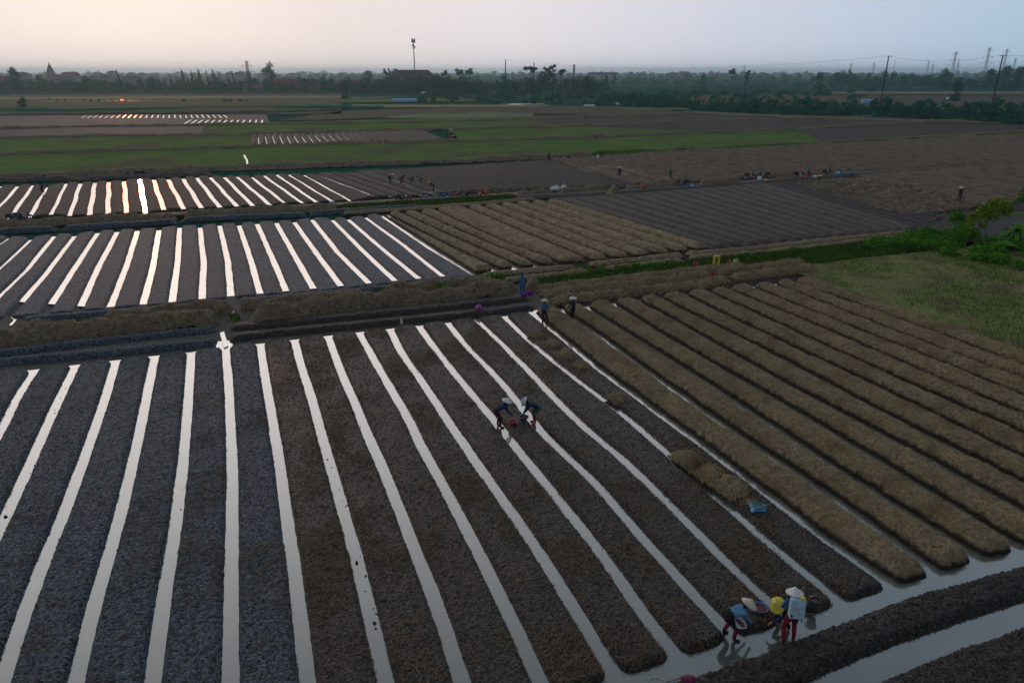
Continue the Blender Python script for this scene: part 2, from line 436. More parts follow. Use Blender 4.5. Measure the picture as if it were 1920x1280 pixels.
def blades(name, grids, dens, ln, wd, mat, lift=.012, tilt=.35, upright=0., mask=None, zmin=.03, kind='stuff', label=None, cat=None, align=None, seed=1, top=.04):
    """thin separate blades or stalks of straw lying on (or standing in) the given ground grids"""
    got = scatter(grids, dens, zmin, mask, seed)
    if got is None: return None
    P, Nn, rng = got; n = len(P)
    th = rng.random(n) * 2 * PI
    if align is not None: th = align + rng.normal(0, .5, n)
    D = np.stack([np.cos(th), np.sin(th), np.zeros(n)], 1)
    D = D - Nn * (D * Nn).sum(1)[:, None]; D /= np.linalg.norm(D, axis=1)[:, None] + 1e-9
    tl = rng.normal(0, tilt, n)
    D = D * np.cos(tl)[:, None] + Nn * np.sin(tl)[:, None]
    if upright > 0:
        D = D * (1 - upright) + np.array([0, 0, 1.]) * upright; D /= np.linalg.norm(D, axis=1)[:, None]
    l = rng.uniform(ln[0], ln[1], n)[:, None]; w = (rng.uniform(.7, 1.3, n) * wd)[:, None]
    S = np.cross(D, Nn + rng.normal(0, .5, (n, 3))); S /= np.linalg.norm(S, axis=1)[:, None] + 1e-9
    if upright > 0: A = P - Nn * .01; B = P + D * l
    else:
        Pc = P + Nn * (lift + top * rng.random(n)[:, None] ** 2); A = Pc - D * l / 2; B = Pc + D * l / 2
    Mi = (A + B) / 2 + Nn * l * .1 + rng.normal(0, .03, (n, 3)) * l
    k1, k2 = (1., .25) if upright > 0 else (.6, .6)
    V = np.stack([A - S * w / 2 * k1, A + S * w / 2 * k1, Mi + S * w / 2, Mi - S * w / 2, B + S * w / 2 * k2, B - S * w / 2 * k2], 1)
    o = np.arange(n)[:, None] * 6
    Fc = np.concatenate([o + np.array([[0, 1, 2, 3]]), o + np.array([[3, 2, 4, 5]])])
    ob = link(name, np_mesh(name, V.reshape(-1, 3), Fc, smooth=False), mat)
    return tag(ob, label, cat, None, kind)

def offset_line(P, d):
    P = np.asarray(P, float); T = np.gradient(P, axis=0); T /= np.linalg.norm(T, axis=1)[:, None]
    return P + np.stack([-T[:, 1], T[:, 0]], 1) * d

def ridge(pts, hw, z=.3, ds=.08, dc=.08, px=True, **kw):
    P = gpa(pts, z) if px else np.asarray(pts, float)
    P = resample(P, max(6, int(plen(P) / .8)))
    return bedgrid(offset_line(P, hw), offset_line(P, -hw), ds, dc, hw=0.0, **kw)

def sheet(name, pts, z, mat, kind='structure', px=True):
    P = gpa(pts, z) if px else np.asarray(pts, float)
    bm = bmesh.new()
    bm.faces.new([bm.verts.new((p[0], p[1], z)) for p in P])
    bmesh.ops.recalc_face_normals(bm, faces=bm.faces)
    f = bm.faces[:][0]
    if f.normal.z < 0: f.normal_flip()
    bmesh.ops.triangulate(bm, faces=bm.faces)
    me = bpy.data.meshes.new(name); bm.to_mesh(me); bm.free()
    return tag(link(name, me, mat), kind=kind)

def rect_st(s0, s1, t0, t1):
    return [st(s0, t0), st(s0, t1), st(s1, t1), st(s1, t0)]

# the open land to the horizon
bm = bmesh.new()
for q in [[(-11000, -60), (11000, -60), (11000, 11500), (-11000, 11500)]]:
    bm.faces.new([bm.verts.new((x, y, -.22)) for x, y in q])
me = bpy.data.meshes.new('ground'); bm.to_mesh(me); bm.free()
tag(link('ground', me, M['ground']), kind='structure')

# --- near plot: bare beds with water in the furrows --------------------------------
FA = {  # measured furrow lines (photograph positions of the water)
 1: [(70, 688), (37.5, 736), (0, 811)], 2: [(145, 680), (106, 758), (62, 858), (12, 967)], 3: [(219, 671), (198, 746), (166, 836), (114, 980), (97, 1014), (30, 1192), (5, 1280)],
 4: [(291, 663), (275, 746), (258, 830), (222, 980), (178, 1130), (141, 1280)], 5: [(359, 656), (352, 768), (344, 861), (330, 980), (311, 1099), (286, 1280)],
 6: [(423, 655), (430, 736), (436, 892), (435, 1005), (433, 1099), (432, 1280)], 7: [(488, 644), (498, 714), (514, 805), (528, 892), (539, 980), (552, 1067), (567, 1192), (576, 1280)],
 8: [(552, 637), (564, 685), (583, 741), (606, 826), (631, 913), (666, 1036), (696, 1161), (723, 1280)], 9: [(614, 629), (637, 691), (666, 757), (694, 826), (720, 882), (780, 1036), (830, 1161), (866, 1280)],
 10: [(672, 622), (700, 672), (731, 726), (766, 785), (791, 841), (825, 898), (897, 1036), (960, 1161), (1012, 1280)], 11: [(730, 616), (755, 666), (792, 716), (828, 772), (862, 822), (906, 885), (1012, 1036), (1089, 1161), (1159, 1277)],
 12: [(784, 610), (816, 654), (850, 697), (884, 738), (916, 776), (947, 813), (1000, 879), (1059, 951), (1127, 1036), (1191, 1130), (1234, 1192), (1281, 1239)],
 13: [(839, 605), (875, 651), (916, 691), (953, 732), (1012, 807), (1050, 844), (1119, 908), (1175, 974), (1234, 1042), (1287, 1099), (1366, 1185)],
 14: [(894, 601), (937, 641), (987, 691), (1037, 744), (1094, 801), (1172, 864), (1250, 942), (1303, 992), (1350, 1042), (1397, 1089), (1434, 1121)],
 15: [(944, 593), (987, 635), (1031, 672), (1078, 710), (1172, 780), (1219, 821), (1266, 864), (1344, 933), (1387, 971), (1444, 1021), (1506, 1074), (1562, 1117)],
 16: [(994, 587), (1028, 614), (1078, 655), (1125, 696), (1194, 746), (1250, 789), (1312, 833), (1381, 886), (1437, 927), (1497, 977), (1562, 1024), (1616, 1061), (1678, 1102)]}
S_NEAR = 11.55
def s_far(t): return 39.35 - .022 * (t + 10)
lines = {}
for k in range(-2, 29):
    s = np.linspace(s_far(-11 + 1.77 * k) , S_NEAR, 70)
    if k in FA:
        q = np.array([to_st(*gp(*p)) for p in FA[k]]); q = q[np.argsort(q[:, 0])]
        t = np.interp(s, q[:, 0], q[:, 1])
        t = np.convolve(np.pad(t, 3, mode='edge'), np.ones(7) / 7, 'valid')
    elif k < 1: t = np.full_like(s, -10.45 + 1.77 * (k - 1)) + .1 * np.sin(s * .3 + k)
    else: t = np.full_like(s, 16.26 + 1.795 * (k - 16)) + .08 * np.sin(s * .35 + 2 * k)
    x, y = st(s, t)
    lines[k] = np.stack([x, y], 1)
soil_grids = []
for k in range(-2, 16):
    G = bedgrid(lines[k], lines[k + 1], .05, .05, hw=.15, h=.15, slope=.22, dome=.05, rag=.02, amp=.022, low=.35, asz=.12, e1=.05, seed=100 + k, pw=2.2)
    soil_grids.append(G)
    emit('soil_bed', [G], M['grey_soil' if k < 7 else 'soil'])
straw_grids = []
for k in range(16, 28):
    a = lines[k].copy(); b = lines[k + 1].copy()
    G = bedgrid(a, b, .06, .06, hw=.19, h=.34, slope=.48, dome=.07, rag=.06, amp=.055, asz=.28, lump=.05, lsz=1.1, e1=.0, seed=200 + k, rc=.4, pw=1.9)
    straw_grids.append(G)
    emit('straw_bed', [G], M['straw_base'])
sheet('water', rect_st(7.0, 40.9, -19, 39.5), 0.0, M['water'], px=False)

def litter_mask(x, y):
    s, t = to_st(x, y)
    return np.clip(fbm(x, y, 1.8, 3, 77) * 3.0 + .15, 0.05, 1.6) * np.clip((t + 7) / 9, .28, 1)
blades('straw_litter', soil_grids, 130, (.07, .28), .017, M['litter'], mask=litter_mask, tilt=.2, zmin=.09, seed=3, label='scattered straw stalks lying on the bare soil beds', cat='straw', top=.01)
blades('straw_mulch', straw_grids[:7], 620, (.08, .26),   .010, M['straw'], tilt=.34, seed=4, zmin=.19, label='loose brown straw spread over the nearer rounded beds', cat='straw', top=.03)
blades('straw_mulch', straw_grids[7:], 330, (.10, .28), .015, M['straw'], tilt=.34, seed=5, zmin=.2, label='loose brown straw spread over the farther rounded beds beside the meadow', cat='straw', top=.05)

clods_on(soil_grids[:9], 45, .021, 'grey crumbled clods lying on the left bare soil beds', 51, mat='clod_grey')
clods_on(soil_grids[9:], 50, .021, 'brown crumbled clods lying on the right bare soil beds', 52)
rngw = np.random.default_rng(8)
Pw = np.array([[*np.array(gp(*q)) + rngw.normal(0, .05, 2), .0] for q in [(118, 745), (112, 757), (108, 768), (104, 775), (99, 790), (93, 808), (62, 875), (58, 888), (45, 915), (13, 968), (122, 728), (617, 862), (622, 876), (628, 893), (640, 920), (645, 934), (650, 950), (648, 952), (672, 1040), (676, 1052), (682, 1078), (690, 1105), (700, 1140), (704, 1152), (706, 1168), (709, 1178), (345, 915), (333, 955), (192, 1110), (1000, 1005)]])
tag(link('floating_mud', clod_mesh(Pw, .045, rngw), M['soil']), 'dark bits of mud floating in the left furrows', 'mud bits', kind='stuff')
# near banks and the second channel
def line_t(s, t0, t1, n=40): 
    t = np.linspace(t0, t1, n); x, y = st(np.full(n, s) + .08 * np.sin(t * .5), t); return np.stack([x, y], 1)
for s0, s1, sd in ((9.82, 11.08, 1), (7.2, 9.22, 2)):
    G = bedgrid(line_t(s1, -14, 30), line_t(s0, -14, 30), .05, .05, hw=.02, h=.22, slope=.3, dome=.06, rag=.04, amp=.05, asz=.12, seed=300 + sd)
    emit('soil_bank', [G], M['soil'])
    soil_grids.append(G)
    clods_on([G], 110, .026, 'pebbly clods covering the %s earth bank in the foreground' % ('upper' if sd == 1 else 'lower corner'), 53 + sd)
    blades('straw_litter', [G], 14, (.06, .18), .012, M['litter'], tilt=.2, zmin=.2, seed=40 + sd, label='sparse straw bits on the %s earth bank in the foreground' % ('upper' if sd == 1 else 'lower corner'), cat='straw', top=.01)

# soil ridges at the far ends of the near plot
near_soil = dict(ds=.07, dc=.06, h=.24, slope=.5, dome=.06, rag=.04, amp=.04, asz=.15)
rg = []
for pts in ([(-40, 677), (0, 671), (200, 654), (410, 634)], [(424, 629), (500, 619), (700, 600), (906, 580), (1003, 568)]):
    rg.append(ridge(pts, .58, seed=401, **near_soil))
for pts in ([(-40, 660), (0, 655), (219, 630), (408, 611)], [(427, 608), (500, 603), (750, 578), (990, 553)]):
    rg.append(ridge(pts, .62, seed=402, **near_soil))
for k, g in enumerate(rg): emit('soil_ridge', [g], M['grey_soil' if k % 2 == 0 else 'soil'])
# ridges beside the second plot's near ends (soil)
for pts in ([(33, 594), (230, 579), (425, 563)], [(443, 560), (573, 549), (640, 543), (770, 529), (880, 519)]):
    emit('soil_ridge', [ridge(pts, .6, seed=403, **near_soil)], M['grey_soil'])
# ground of the path strip between the plots
sheet('path', [st(s_far(t) + .04, t) for t in (18.2, 22, 26, 30, 34, 38.5)] + [st(38.2, 60), st(60, 60), st(54, 30), st(47, 19.5)], .02, M['soil_brown'], px=False)

tt = np.linspace(-18, 15.6, 40)
for a_, b_ in ((-18, -2.05), (-1.2, 15.6)):
    tt = np.linspace(a_, b_, 24)
    sheet('soil_strip', [st(s_far(t) + .07, t) for t in tt] + [st(41.2, b_), st(41.2, a_)], .024, M['soil'], px=False)
# straw covered ridges right of the corner
sr = dict(ds=.08, dc=.07, h=.36, slope=.6, dome=.08, rag=.05, amp=.06, asz=.3, lump=.06)
straw_ridges = []
for pts in ([(1031, 561), (1170, 546), (1312, 531), (1364, 521)], [(1370, 518), (1430, 511), (1500, 503), (1530, 499)],
            [(1012, 550), (1170, 531), (1334, 512)], [(1341, 509), (1430, 498), (1510, 489)],
            [(1000, 540), (1150, 524), (1312, 505), (1400, 496)]):
    straw_ridges.append(ridge(pts, .62, seed=410, **sr))
for g in straw_ridges: emit('straw_ridge', [g], M['straw_base'])
blades('straw_mulch', straw_ridges, 120, (.25, .6), .03, M['straw'], tilt=.34, seed=6, label='straw covering the low ridges beside the grassy path', cat='straw', top=.08)

# --- second row of plots -------------------------------------------------------------
FB = [[(17, 447), (-120, 540)], [(57, 450), (0, 503), (-60, 565)], [(102, 443), (50, 507), (0, 553), (-30, 590)], [(140, 443), (83, 517), (20, 590)], [(183, 437), (140, 503), (88, 583)], [(220, 435), (185, 500), (150, 578)], [(258, 433), (237, 500), (208, 573)],
      [(298, 432), (287, 500), (269, 568)], [(337, 427), (333, 493), (323, 565)], [(375, 427), (382, 493), (379, 558)], [(412, 423), (427, 487), (433, 553)], [(448, 423), (470, 487), (487, 548)], [(482, 420), (513, 490), (537, 547)],
      [(518, 418), (557, 487), (588, 542)], [(552, 417), (597, 480), (640, 537)], [(585, 412), (633, 473), (692, 531)], [(623, 413), (683, 473), (740, 526)], [(653, 412), (717, 467), (785, 522)], [(685, 408), (753, 457), (830, 518)], [(712, 403), (807, 467), (889, 516)]]
FB = [gpa(p) for p in FB]
left_extra = [FB[0] + np.array([-1.8 * k, .35 * k]) for k in (4, 3, 2, 1)]
FB = left_extra + FB
def longer(P, a, b):
    P = np.array(P, float); u = P[0] - P[1]; v = P[-1] - P[-2]
    return np.concatenate([[P[0] + u / np.linalg.norm(u) * a], P, [P[-1] + v / np.linalg.norm(v) * b]])
for k in range(len(FB) - 1):
    G = bedgrid(longer(FB[k], .6, 1.2), longer(FB[k + 1], .6, 1.2), .09, .09, hw=.15, h=.15, slope=.28, dome=.05, rag=.03, amp=.022, low=.35, asz=.2, seed=500 + k)
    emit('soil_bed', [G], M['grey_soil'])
def quad_lines(FL, FR, NR, NL, n, z=0.0):
    a, b, c, d = (np.array(gp(*p, z)) for p in (FL, FR, NR, NL))
    return [np.stack([a + (b - a) * k / n, d + (c - d) * k / n]) for k in range(n + 1)]
LC = quad_lines((712, 403), (1045, 379), (1338, 468), (889, 516), 11)
for k in (1, 2, 3, 4): LC[k] = gpa([[(722, 402), (800, 443), (873, 480), (933, 507)], [(750, 402), (860, 453), (973, 503)], [(783, 401), (917, 460), (1013, 500)], [(813, 396), (950, 460), (1050, 496)]][k - 1])
cg = []
for k in range(11):
    G = bedgrid(LC[k], LC[k + 1], .11, .1, hw=.2 if k < 3 else .16, h=.40, slope=.5, dome=.1, rag=.03, amp=.03, asz=.35, lump=.03, seed=600 + k, rc=.6)
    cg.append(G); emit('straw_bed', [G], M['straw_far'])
blades('straw_mulch', cg, 22, (.2, .45), .035, M['straw'], tilt=.25, seed=7, zmin=.2, label='straw spread over the brown beds of the middle plot', cat='straw', top=.08)
PB = [f[0] + (0, -.1) for f in FB] + [ np.array(gp(1025, 383)), np.array(gp(1325, 471)), np.array(gp(900, 520)), FB[-2][-1], FB[10][-1] + (0, -.5), FB[0][-1] + (-2, -1)]
sheet('water', [tuple(p) for p in PB], 0.0, M['water'], px=False)
sheet('path', [st(40.6, -60), st(40.4, -2), st(39.2, 15.4), st(39.0, 18.6), st(46.8, 19.5)] + [tuple(f[-1] + (0, -.35)) for f in FB[::-1]], .02, M['track'], px=False)
for q in ([(1049, 568), (1061, 571), (1083, 586), (1077, 588)], [(990, 585), (1003, 585), (1022, 607), (1016, 607)], [(431, 590), (437, 590), (438, 583), (431, 583)], [(412, 624), (420, 621), (428, 648), (420, 652)], [(20, 594), (32, 598), (22, 610), (17, 609), (26, 600)]):
    sheet('water', q, .05, M['water'])
# grey bare beds and the dark strip behind them
def rows(name, FL, FR, NR, NL, n, mat, ds=.2, dc=.14, **kw):
    ls = quad_lines(FL, FR, NR, NL, n)
    gs = [bedgrid(ls[k], ls[k + 1], ds, dc, seed=700 + 11 * k, floor=.03, **kw) for k in range(n)]
    emit(name, gs, mat); return gs
rows('plowed_field', (1045, 379), (1430, 346), (1725, 432), (1338, 468), 14, M['soil_far'], hw=.16, h=.30, slope=.45, dome=.06, rag=.04, amp=.05, asz=.3)
rows('plowed_field', (1430, 346), (1505, 342), (1775, 408), (1725, 432), 5, M['soil_dark'], hw=.06, h=.17, slope=.6, dome=.05, rag=.04, amp=.05, asz=.3)
sheet('field', [(1030, 372), (1560, 330), (2050, 370), (2050, 545), (1690, 503), (1650, 470), (1340, 478)], .02, M['soil_dark'])
# tumbled straw strip
G = bedgrid(gpa([(1478, 343), (1700, 412)]), gpa([(1650, 334), (1860, 386)]), .16, .16, hw=0, h=.2, slope=1.2, dome=.05, rag=.2, amp=.32, asz=.9, lump=.2, lsz=3, seed=801, floor=.02)
emit('straw_cover', [G], M['soil_brown'])
blades('straw_litter', [G], 5, (.3, .7), .05, M['straw'], tilt=.5, seed=8, label='tumbled straw strip left of the person in the white hat', cat='straw', top=.15)
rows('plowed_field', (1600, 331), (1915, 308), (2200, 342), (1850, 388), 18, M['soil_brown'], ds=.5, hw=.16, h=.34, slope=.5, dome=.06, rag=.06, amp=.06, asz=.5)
sheet('field', [(1560, 333), (1920, 304), (2300, 300), (2300, 420), (1840, 400)], .025, M['soil_brown'])

# straw / soil ridges at the near edge of the second row
for pts in ([(900, 514), (1083, 498)], [(1101, 494), (1190, 485), (1282, 476)], [(937, 524), (1040, 514), (1110, 505)], [(1117, 503), (1200, 495), (1285, 485)],
            [(1285, 475), (1343, 471), (1530, 452), (1700, 434)], [(1290, 483), (1400, 474), (1530, 461), (1690, 443)]):
    g = ridge(pts, .62, seed=420, **sr); straw_ridges.append(g); emit('straw_ridge', [g], M['straw_base'])
# far-end ridges of the second row (grey soil), with small gaps
mid_soil = dict(ds=.16, dc=.1, h=.28, slope=.5, dome=.06, rag=.05, amp=.05, asz=.3)
for pts in ([(-60, 432), (0, 429), (106, 424)], [(117, 423), (220, 417), (330, 411)], [(340, 408), (460, 402), (573, 398)], [(580, 396), (700, 388), (800, 383)]):
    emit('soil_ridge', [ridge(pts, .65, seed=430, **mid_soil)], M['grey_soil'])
for pts in ([(727, 393), (860, 383), (1007, 372)], [(640, 398), (770, 390), (860, 384)]):
    g = ridge(pts, .6, seed=431, **{**sr, 'ds': .16, 'dc': .12}); emit('straw_ridge', [g], M['straw_base'])

# --- third row: water plot, dark beds, brown beds ------------------------------------
FF = [[(-62, 350), (-190, 412)], [(-30, 350), (-130, 410)], [(2, 350), (-60, 395), (-75, 408)], [(33, 350), (0, 387), (-25, 412)], [(63, 348), (13, 415)], [(88, 352), (55, 408)], [(123, 345), (97, 402)], [(150, 345), (130, 405)], [(178, 343), (168, 403)], [(204, 342), (202, 401)],
      [(233, 341), (237, 399)], [(262, 337), (273, 400)], [(288, 338), (307, 393)], [(315, 337), (345, 392)], [(343, 335), (378, 390)], [(369, 333), (412, 389)], [(395, 333), (444, 387)],
      [(421, 333), (474, 386)], [(445, 332), (507, 385)], [(472, 333), (533, 380)], [(495, 330), (567, 381)], [(519, 328), (593, 379)], [(542, 328), (622, 377)], [(570, 329), (657, 377)],
      [(597, 329), (702, 368)], [(618, 325), (733, 369)], [(645, 327), (763, 368)], [(665, 325), (790, 367)], [(690, 321), (815, 365)], [(722, 321), (842, 362)]]
FF = [gpa(p) for p in FF]
for k in range(len(FF) - 1):
    hw = .19 if k < 24 else .17
    a, b = longer(FF[k], .8, .7), longer(FF[k + 1], .8, .7)
    a = resample(a, 12); b = resample(b, 12)
    a[1:-1, 0] += .05 * np.sin(np.arange(1, 11) * 1.1 + k); b[1:-1, 0] += .05 * np.sin(np.arange(1, 11) * 1.1 + k + 1)
    emit('soil_bed', [bedgrid(a, b, .16, .12, hw=hw, h=.15, slope=.28, dome=.05, rag=.03, amp=.03, asz=.3, seed=900 + k)], M['soil_dark'])
sheet('water', [tuple(p) for p in [f[0] for f in FF] + [f[-1] for f in FF[::-1]]], 0.0, M['water'], px=False)
rows('plowed_field', (722, 321), (1030, 301), (1185, 349), (842, 362), 20, M['soil_dark'], ds=.4, hw=.08, h=.22, slope=.6, dome=.06, rag=.06, amp=.06, asz=.5)
rows('plowed_field', (1030, 301), (1500, 269), (1850, 311), (1185, 349), 34, M['soil_brown'], ds=.5, dc=.16, hw=.16, h=.36, slope=.5, dome=.06, rag=.06, amp=.07, asz=.6)
rows('plowed_field', (1500, 269), (1925, 246), (2400, 285), (1850, 311), 34, M['soil_brown'], ds=.7, dc=.2, hw=.16, h=.34, slope=.5, dome=.06, rag=.06, amp=.07, asz=.6)
sheet('field', [(715, 318), (1030, 298), (1500, 266), (1925, 243), (2500, 240), (2500, 300), (1925, 306), (1440, 338), (1190, 352), (840, 365)], .025, M['soil_brown'])
sheet('field', [(1700, 265), (1925, 247), (2300, 240), (2300, 270)], .30, M['greyfield'])
G = bedgrid(gpa([(1075, 318), (1190, 345)]), gpa([(1150, 312), (1290, 338)]), .25, .25, hw=0, h=.25, slope=1.2, rag=.3, amp=.3, asz=1.0, lump=.2, lsz=3, seed=811, floor=.02)
emit('straw_cover', [G], M['straw_heap'])
# the earth track with the parked bikes
trk = gpa([(-120, 428), (0, 422), (340, 403), (620, 386), (850, 372), (1000, 364), (1017, 362)], 0)
trk2 = gpa([(960, 371), (1100, 364), (1290, 352), (1467, 338), (1600, 327), (1920, 306), (2300, 286)], 0)
emit('track', [bedgrid(offset_line(resample(trk2, 60), 1.0), offset_line(resample(trk2, 60), -1.0), .3, .2, hw=0, h=.22, slope=.5, dome=.03, rag=.05, amp=.04, asz=.6, seed=82, floor=-.1)], M['track'])
emit('track', [bedgrid(offset_line(resample(trk, 60), 1.2), offset_line(resample(trk, 60), -1.2), .3, .2, hw=0, h=.2, slope=.6, dome=.03, rag=.08, amp=.06, asz=.6, seed=83, floor=-.1)], M['straw_far'])

# --- the fields beyond ----------------------------------------------------------------
def patch(pts, mat, z=.06): sheet('field', pts, z, mat)
patch([(-300, 298), (0, 289), (330, 279), (640, 268), (1280, 251), (1530, 240), (1560, 262), (1500, 268), (1280, 281), (1000, 296), (640, 307), (300, 318), (0, 329), (-300, 340)], M['green'])
patch([(1500, 243), (1930, 226), (2300, 215), (2300, 238), (1920, 247), (1540, 266)], M['greyfield'], .10)
patch([(-300, 270), (0, 259), (470, 250), (475, 273), (0, 288), (-300, 298)], M['green'])
patch([(840, 243), (1090, 235), (1280, 228), (1380, 228), (1500, 241), (1280, 250), (845, 266)], M['green'])
patch([(1060, 236), (1280, 226), (1920, 222), (1920, 228), (1560, 240), (1300, 246)], M['greyfield'], .10)
patch([(-300, 250), (0, 240), (390, 234), (375, 252), (0, 259), (-300, 270)], M['soil_dark'])
patch([(392, 234), (640, 230), (1000, 223), (1050, 236), (640, 247), (375, 252)], M['green'])
patch([(1000, 222), (1280, 213), (1930, 222), (1280, 227), (1050, 236)], M['greyfield'])
patch([(500, 229), (640, 226), (1280, 211), (1200, 217), (1000, 222), (640, 230), (400, 233)], M['green'], .10)
patch([(-300, 224), (0, 216), (500, 213), (505, 231), (400, 233), (0, 240), (-300, 250)], M['soil_far'])
patch([(712, 222), (760, 215), (930, 211), (1000, 213), (1000, 219), (870, 222)], M['lush'], .16)
patch([(640, 208), (860, 201), (1120, 199), (1250, 205), (1280, 213), (1000, 214), (860, 212), (640, 224), (520, 226)], M['brownfield'])
patch([(1120, 199), (1300, 202), (1290, 206), (1180, 205)], M['lush'], .12)
patch([(-300, 210), (0, 204), (350, 202), (640, 200), (640, 214), (0, 216), (-300, 222)], M['greyfield'])
patch([(0, 178), (640, 176), (640, 199), (0, 203)], M['brownfield'])
patch([(1280, 178), (1920, 182), (2100, 200), (1900, 214), (1480, 206), (1280, 198)], M['brownfield'])
patch([(1640, 196), (1920, 200), (1930, 207), (1700, 204)], M['green'], .12)
for q, m in (([(0, 196.5), (640, 194), (640, 197), (0, 200)], 'green'), ([(0, 182), (640, 180), (640, 183.5), (0, 186.5)], 'meadow'), ([(640, 185), (860, 183.5), (900, 190), (640, 192.5)], 'green'), ([(660, 196), (1060, 197), (1000, 200.5), (660, 202)], 'meadow'),
             ([(0, 206), (640, 203.5), (640, 206), (0, 209.5)], 'green'), ([(1280, 208), (1500, 217), (1930, 229), (1930, 233), (1500, 221), (1280, 212)], 'meadow'), ([(1290, 186), (1640, 186), (1640, 189), (1290, 190)], 'green'), ([(1560, 172), (1930, 172), (1930, 176), (1560, 176)], 'meadow')):
    patch(q, M[m], .19)
# dark plowed plot with water in its furrows
ls = quad_lines((470, 252), (795, 246), (840, 264), (471, 273), 26)
emit('plowed_field', [bedgrid(ls[k], ls[k + 1], .6, .25, hw=.06 if k < 17 else .03, h=.3, slope=.5, rag=.08, amp=.06, asz=.6, seed=950 + k, floor=.02 if k > 17 else -.05) for k in range(26)], M['soil_dark'])
sheet('water', [(470, 252), (690, 248), (722, 267.5), (471, 273)], 0.0, M['water'])
# rows of far water glints
def glints(lst, w):
    mb = bmesh.new()
    for a, b in lst:
        p, q = Vector((*gp(*a), .13)), Vector((*gp(*b), .13))
        sd = (q - p).cross(Vector((0, 0, 1))).normalized() * w / 2
        mb.faces.new([mb.verts.new(v) for v in (p - sd, p + sd, q + sd, q - sd)])
    bmesh.ops.recalc_face_normals(mb, faces=mb.faces)
    for f in mb.faces:
        if f.normal.z < 0: f.normal_flip()
    me = bpy.data.meshes.new('water'); mb.to_mesh(me); mb.free()
    tag(link('water', me, M['water']), kind='structure')
glints([((160 + 10.6 * k + 6 * (1 - k / 12), 216), (153 + 10.8 * k + .14 * k, 222)) for k in range(26)], .36)
glints([((352 + 11.7 * k + (6 - .5 * k), 226), (346 + 11.7 * k + .3 * k, 233)) for k in range(13)], .42)
glints([((458, 292), (460, 297)), ((460, 297), (463, 301)), ((463, 301), (464, 309))], .3)
for p in ([(660, 182.4), (735, 181.8), (735, 182.6), (660, 183.2)], [(930, 195.2), (1020, 194.6), (1020, 195.6), (930, 196.6)]):
    sheet('water', p, .14, M['water'])

sheet('plastic_film', [(60, 203.4), (200, 200.6), (345, 198.6), (350, 199.8), (200, 202), (60, 204.8)], .16, M['track'])
glints([((70 + 13 * k, 190.6 - .1 * k), (79 + 13 * k, 190.5 - .1 * k)) for k in range(18)], 1.2)
# straw and earth balks between the far fields
far_r = dict(ds=.5, dc=.3, slope=.7, dome=.1, rag=.25, amp=.25, asz=1.0, lump=.25, lsz=4.0, floor=-.1)
def balk(pts, mat='straw_heap', hw=.8, h=.55):
    emit('field_balk', [ridge(pts, hw, z=h * .7, seed=random.randint(1, 999), h=h, **far_r)], M[mat])
balk([(-200, 336), (0, 328), (133, 325), (222, 321), (300, 317), (467, 311), (560, 308), (640, 305), (773, 302), (923, 296), (1010, 293), (1107, 287)], h=.7)
balk([(1107, 287), (1280, 281), (1493, 271), (1697, 261), (1913, 249), (2100, 240)], 'grass', hw=.9, h=.45)
balk([(-200, 346), (0, 337), (200, 331), (400, 324)], 'soil_far', h=.35)
balk([(-200, 300), (0, 287), (110, 283), (333, 278), (467, 273), (640, 267), (740, 266), (840, 264), (1007, 259), (1207, 252), (1280, 249), (1493, 241), (1613, 233), (1747, 227), (1930, 222)])
balk([(-200, 266), (0, 258), (200, 253), (267, 253), (400, 251), (640, 246), (690, 244), (900, 239), (1040, 236), (1173, 232), (1280, 227), (1400, 224), (1513, 221), (1700, 216)])
balk([(-200, 245), (0, 240), (133, 236), (400, 233), (500, 231), (640, 230), (733, 228), (873, 226), (1007, 221), (1207, 216), (1280, 212)])
balk([(-200, 222), (0, 215), (200, 213), (420, 211), (640, 206)], 'soil_far')
balk([(-200, 208), (0, 205), (117, 206), (350, 202)], 'leaf', hw=1.2, h=.9)
balk([(515, 201), (640, 200), (720, 201)], 'leaf', hw=1.5, h=1.0)
balk([(1000, 219), (1200, 213), (1280, 211), (1500, 218), (1900, 231)], h=.45)

# --- meadow and grass on the right ------------------------------------------------------
mp = [st(37.0, 38.6), st(14, 38.2), st(14, 75), st(42, 75), st(47, 62), st(41, 46)]
def poly_grid(s0, s1, t0, t1, step, fz, seed):
    s = np.linspace(s0, s1, int(abs(s1 - s0) / step)); t = np.linspace(t0, t1, int(abs(t1 - t0) / step))
    S, T = np.meshgrid(s, t, indexing='ij'); x, y = st(S, T)
    return np.stack([x, y, fz(x, y)], -1)
mg = poly_grid(12, 41.5, 37.9, 75, .18, lambda x, y: .13 + .06 * fbm(x, y, .7, 3, 61) + .07 * fbm(x, y, 3, 2, 62), 0)
emit('meadow', [mg], M['meadow'])
blades('grass', [mg], 60, (.08, .24), .022, M['grass'], upright=.7, mask=lambda x, y: np.clip(.55 + 1.6 * fbm(x, y, 2.5, 3, 63), .03, 1), seed=9, zmin=-1, label='short green grass tufts of the meadow on the right', cat='grass')
blades('straw_litter', [mg], 26, (.15, .4), .025, M['straw'], mask=lambda x, y: np.clip(-1.8 * fbm(x, y, 2.5, 3, 63) + .1, .02, 1), seed=10, zmin=-1, label='dry stubble between the meadow grass', cat='straw')
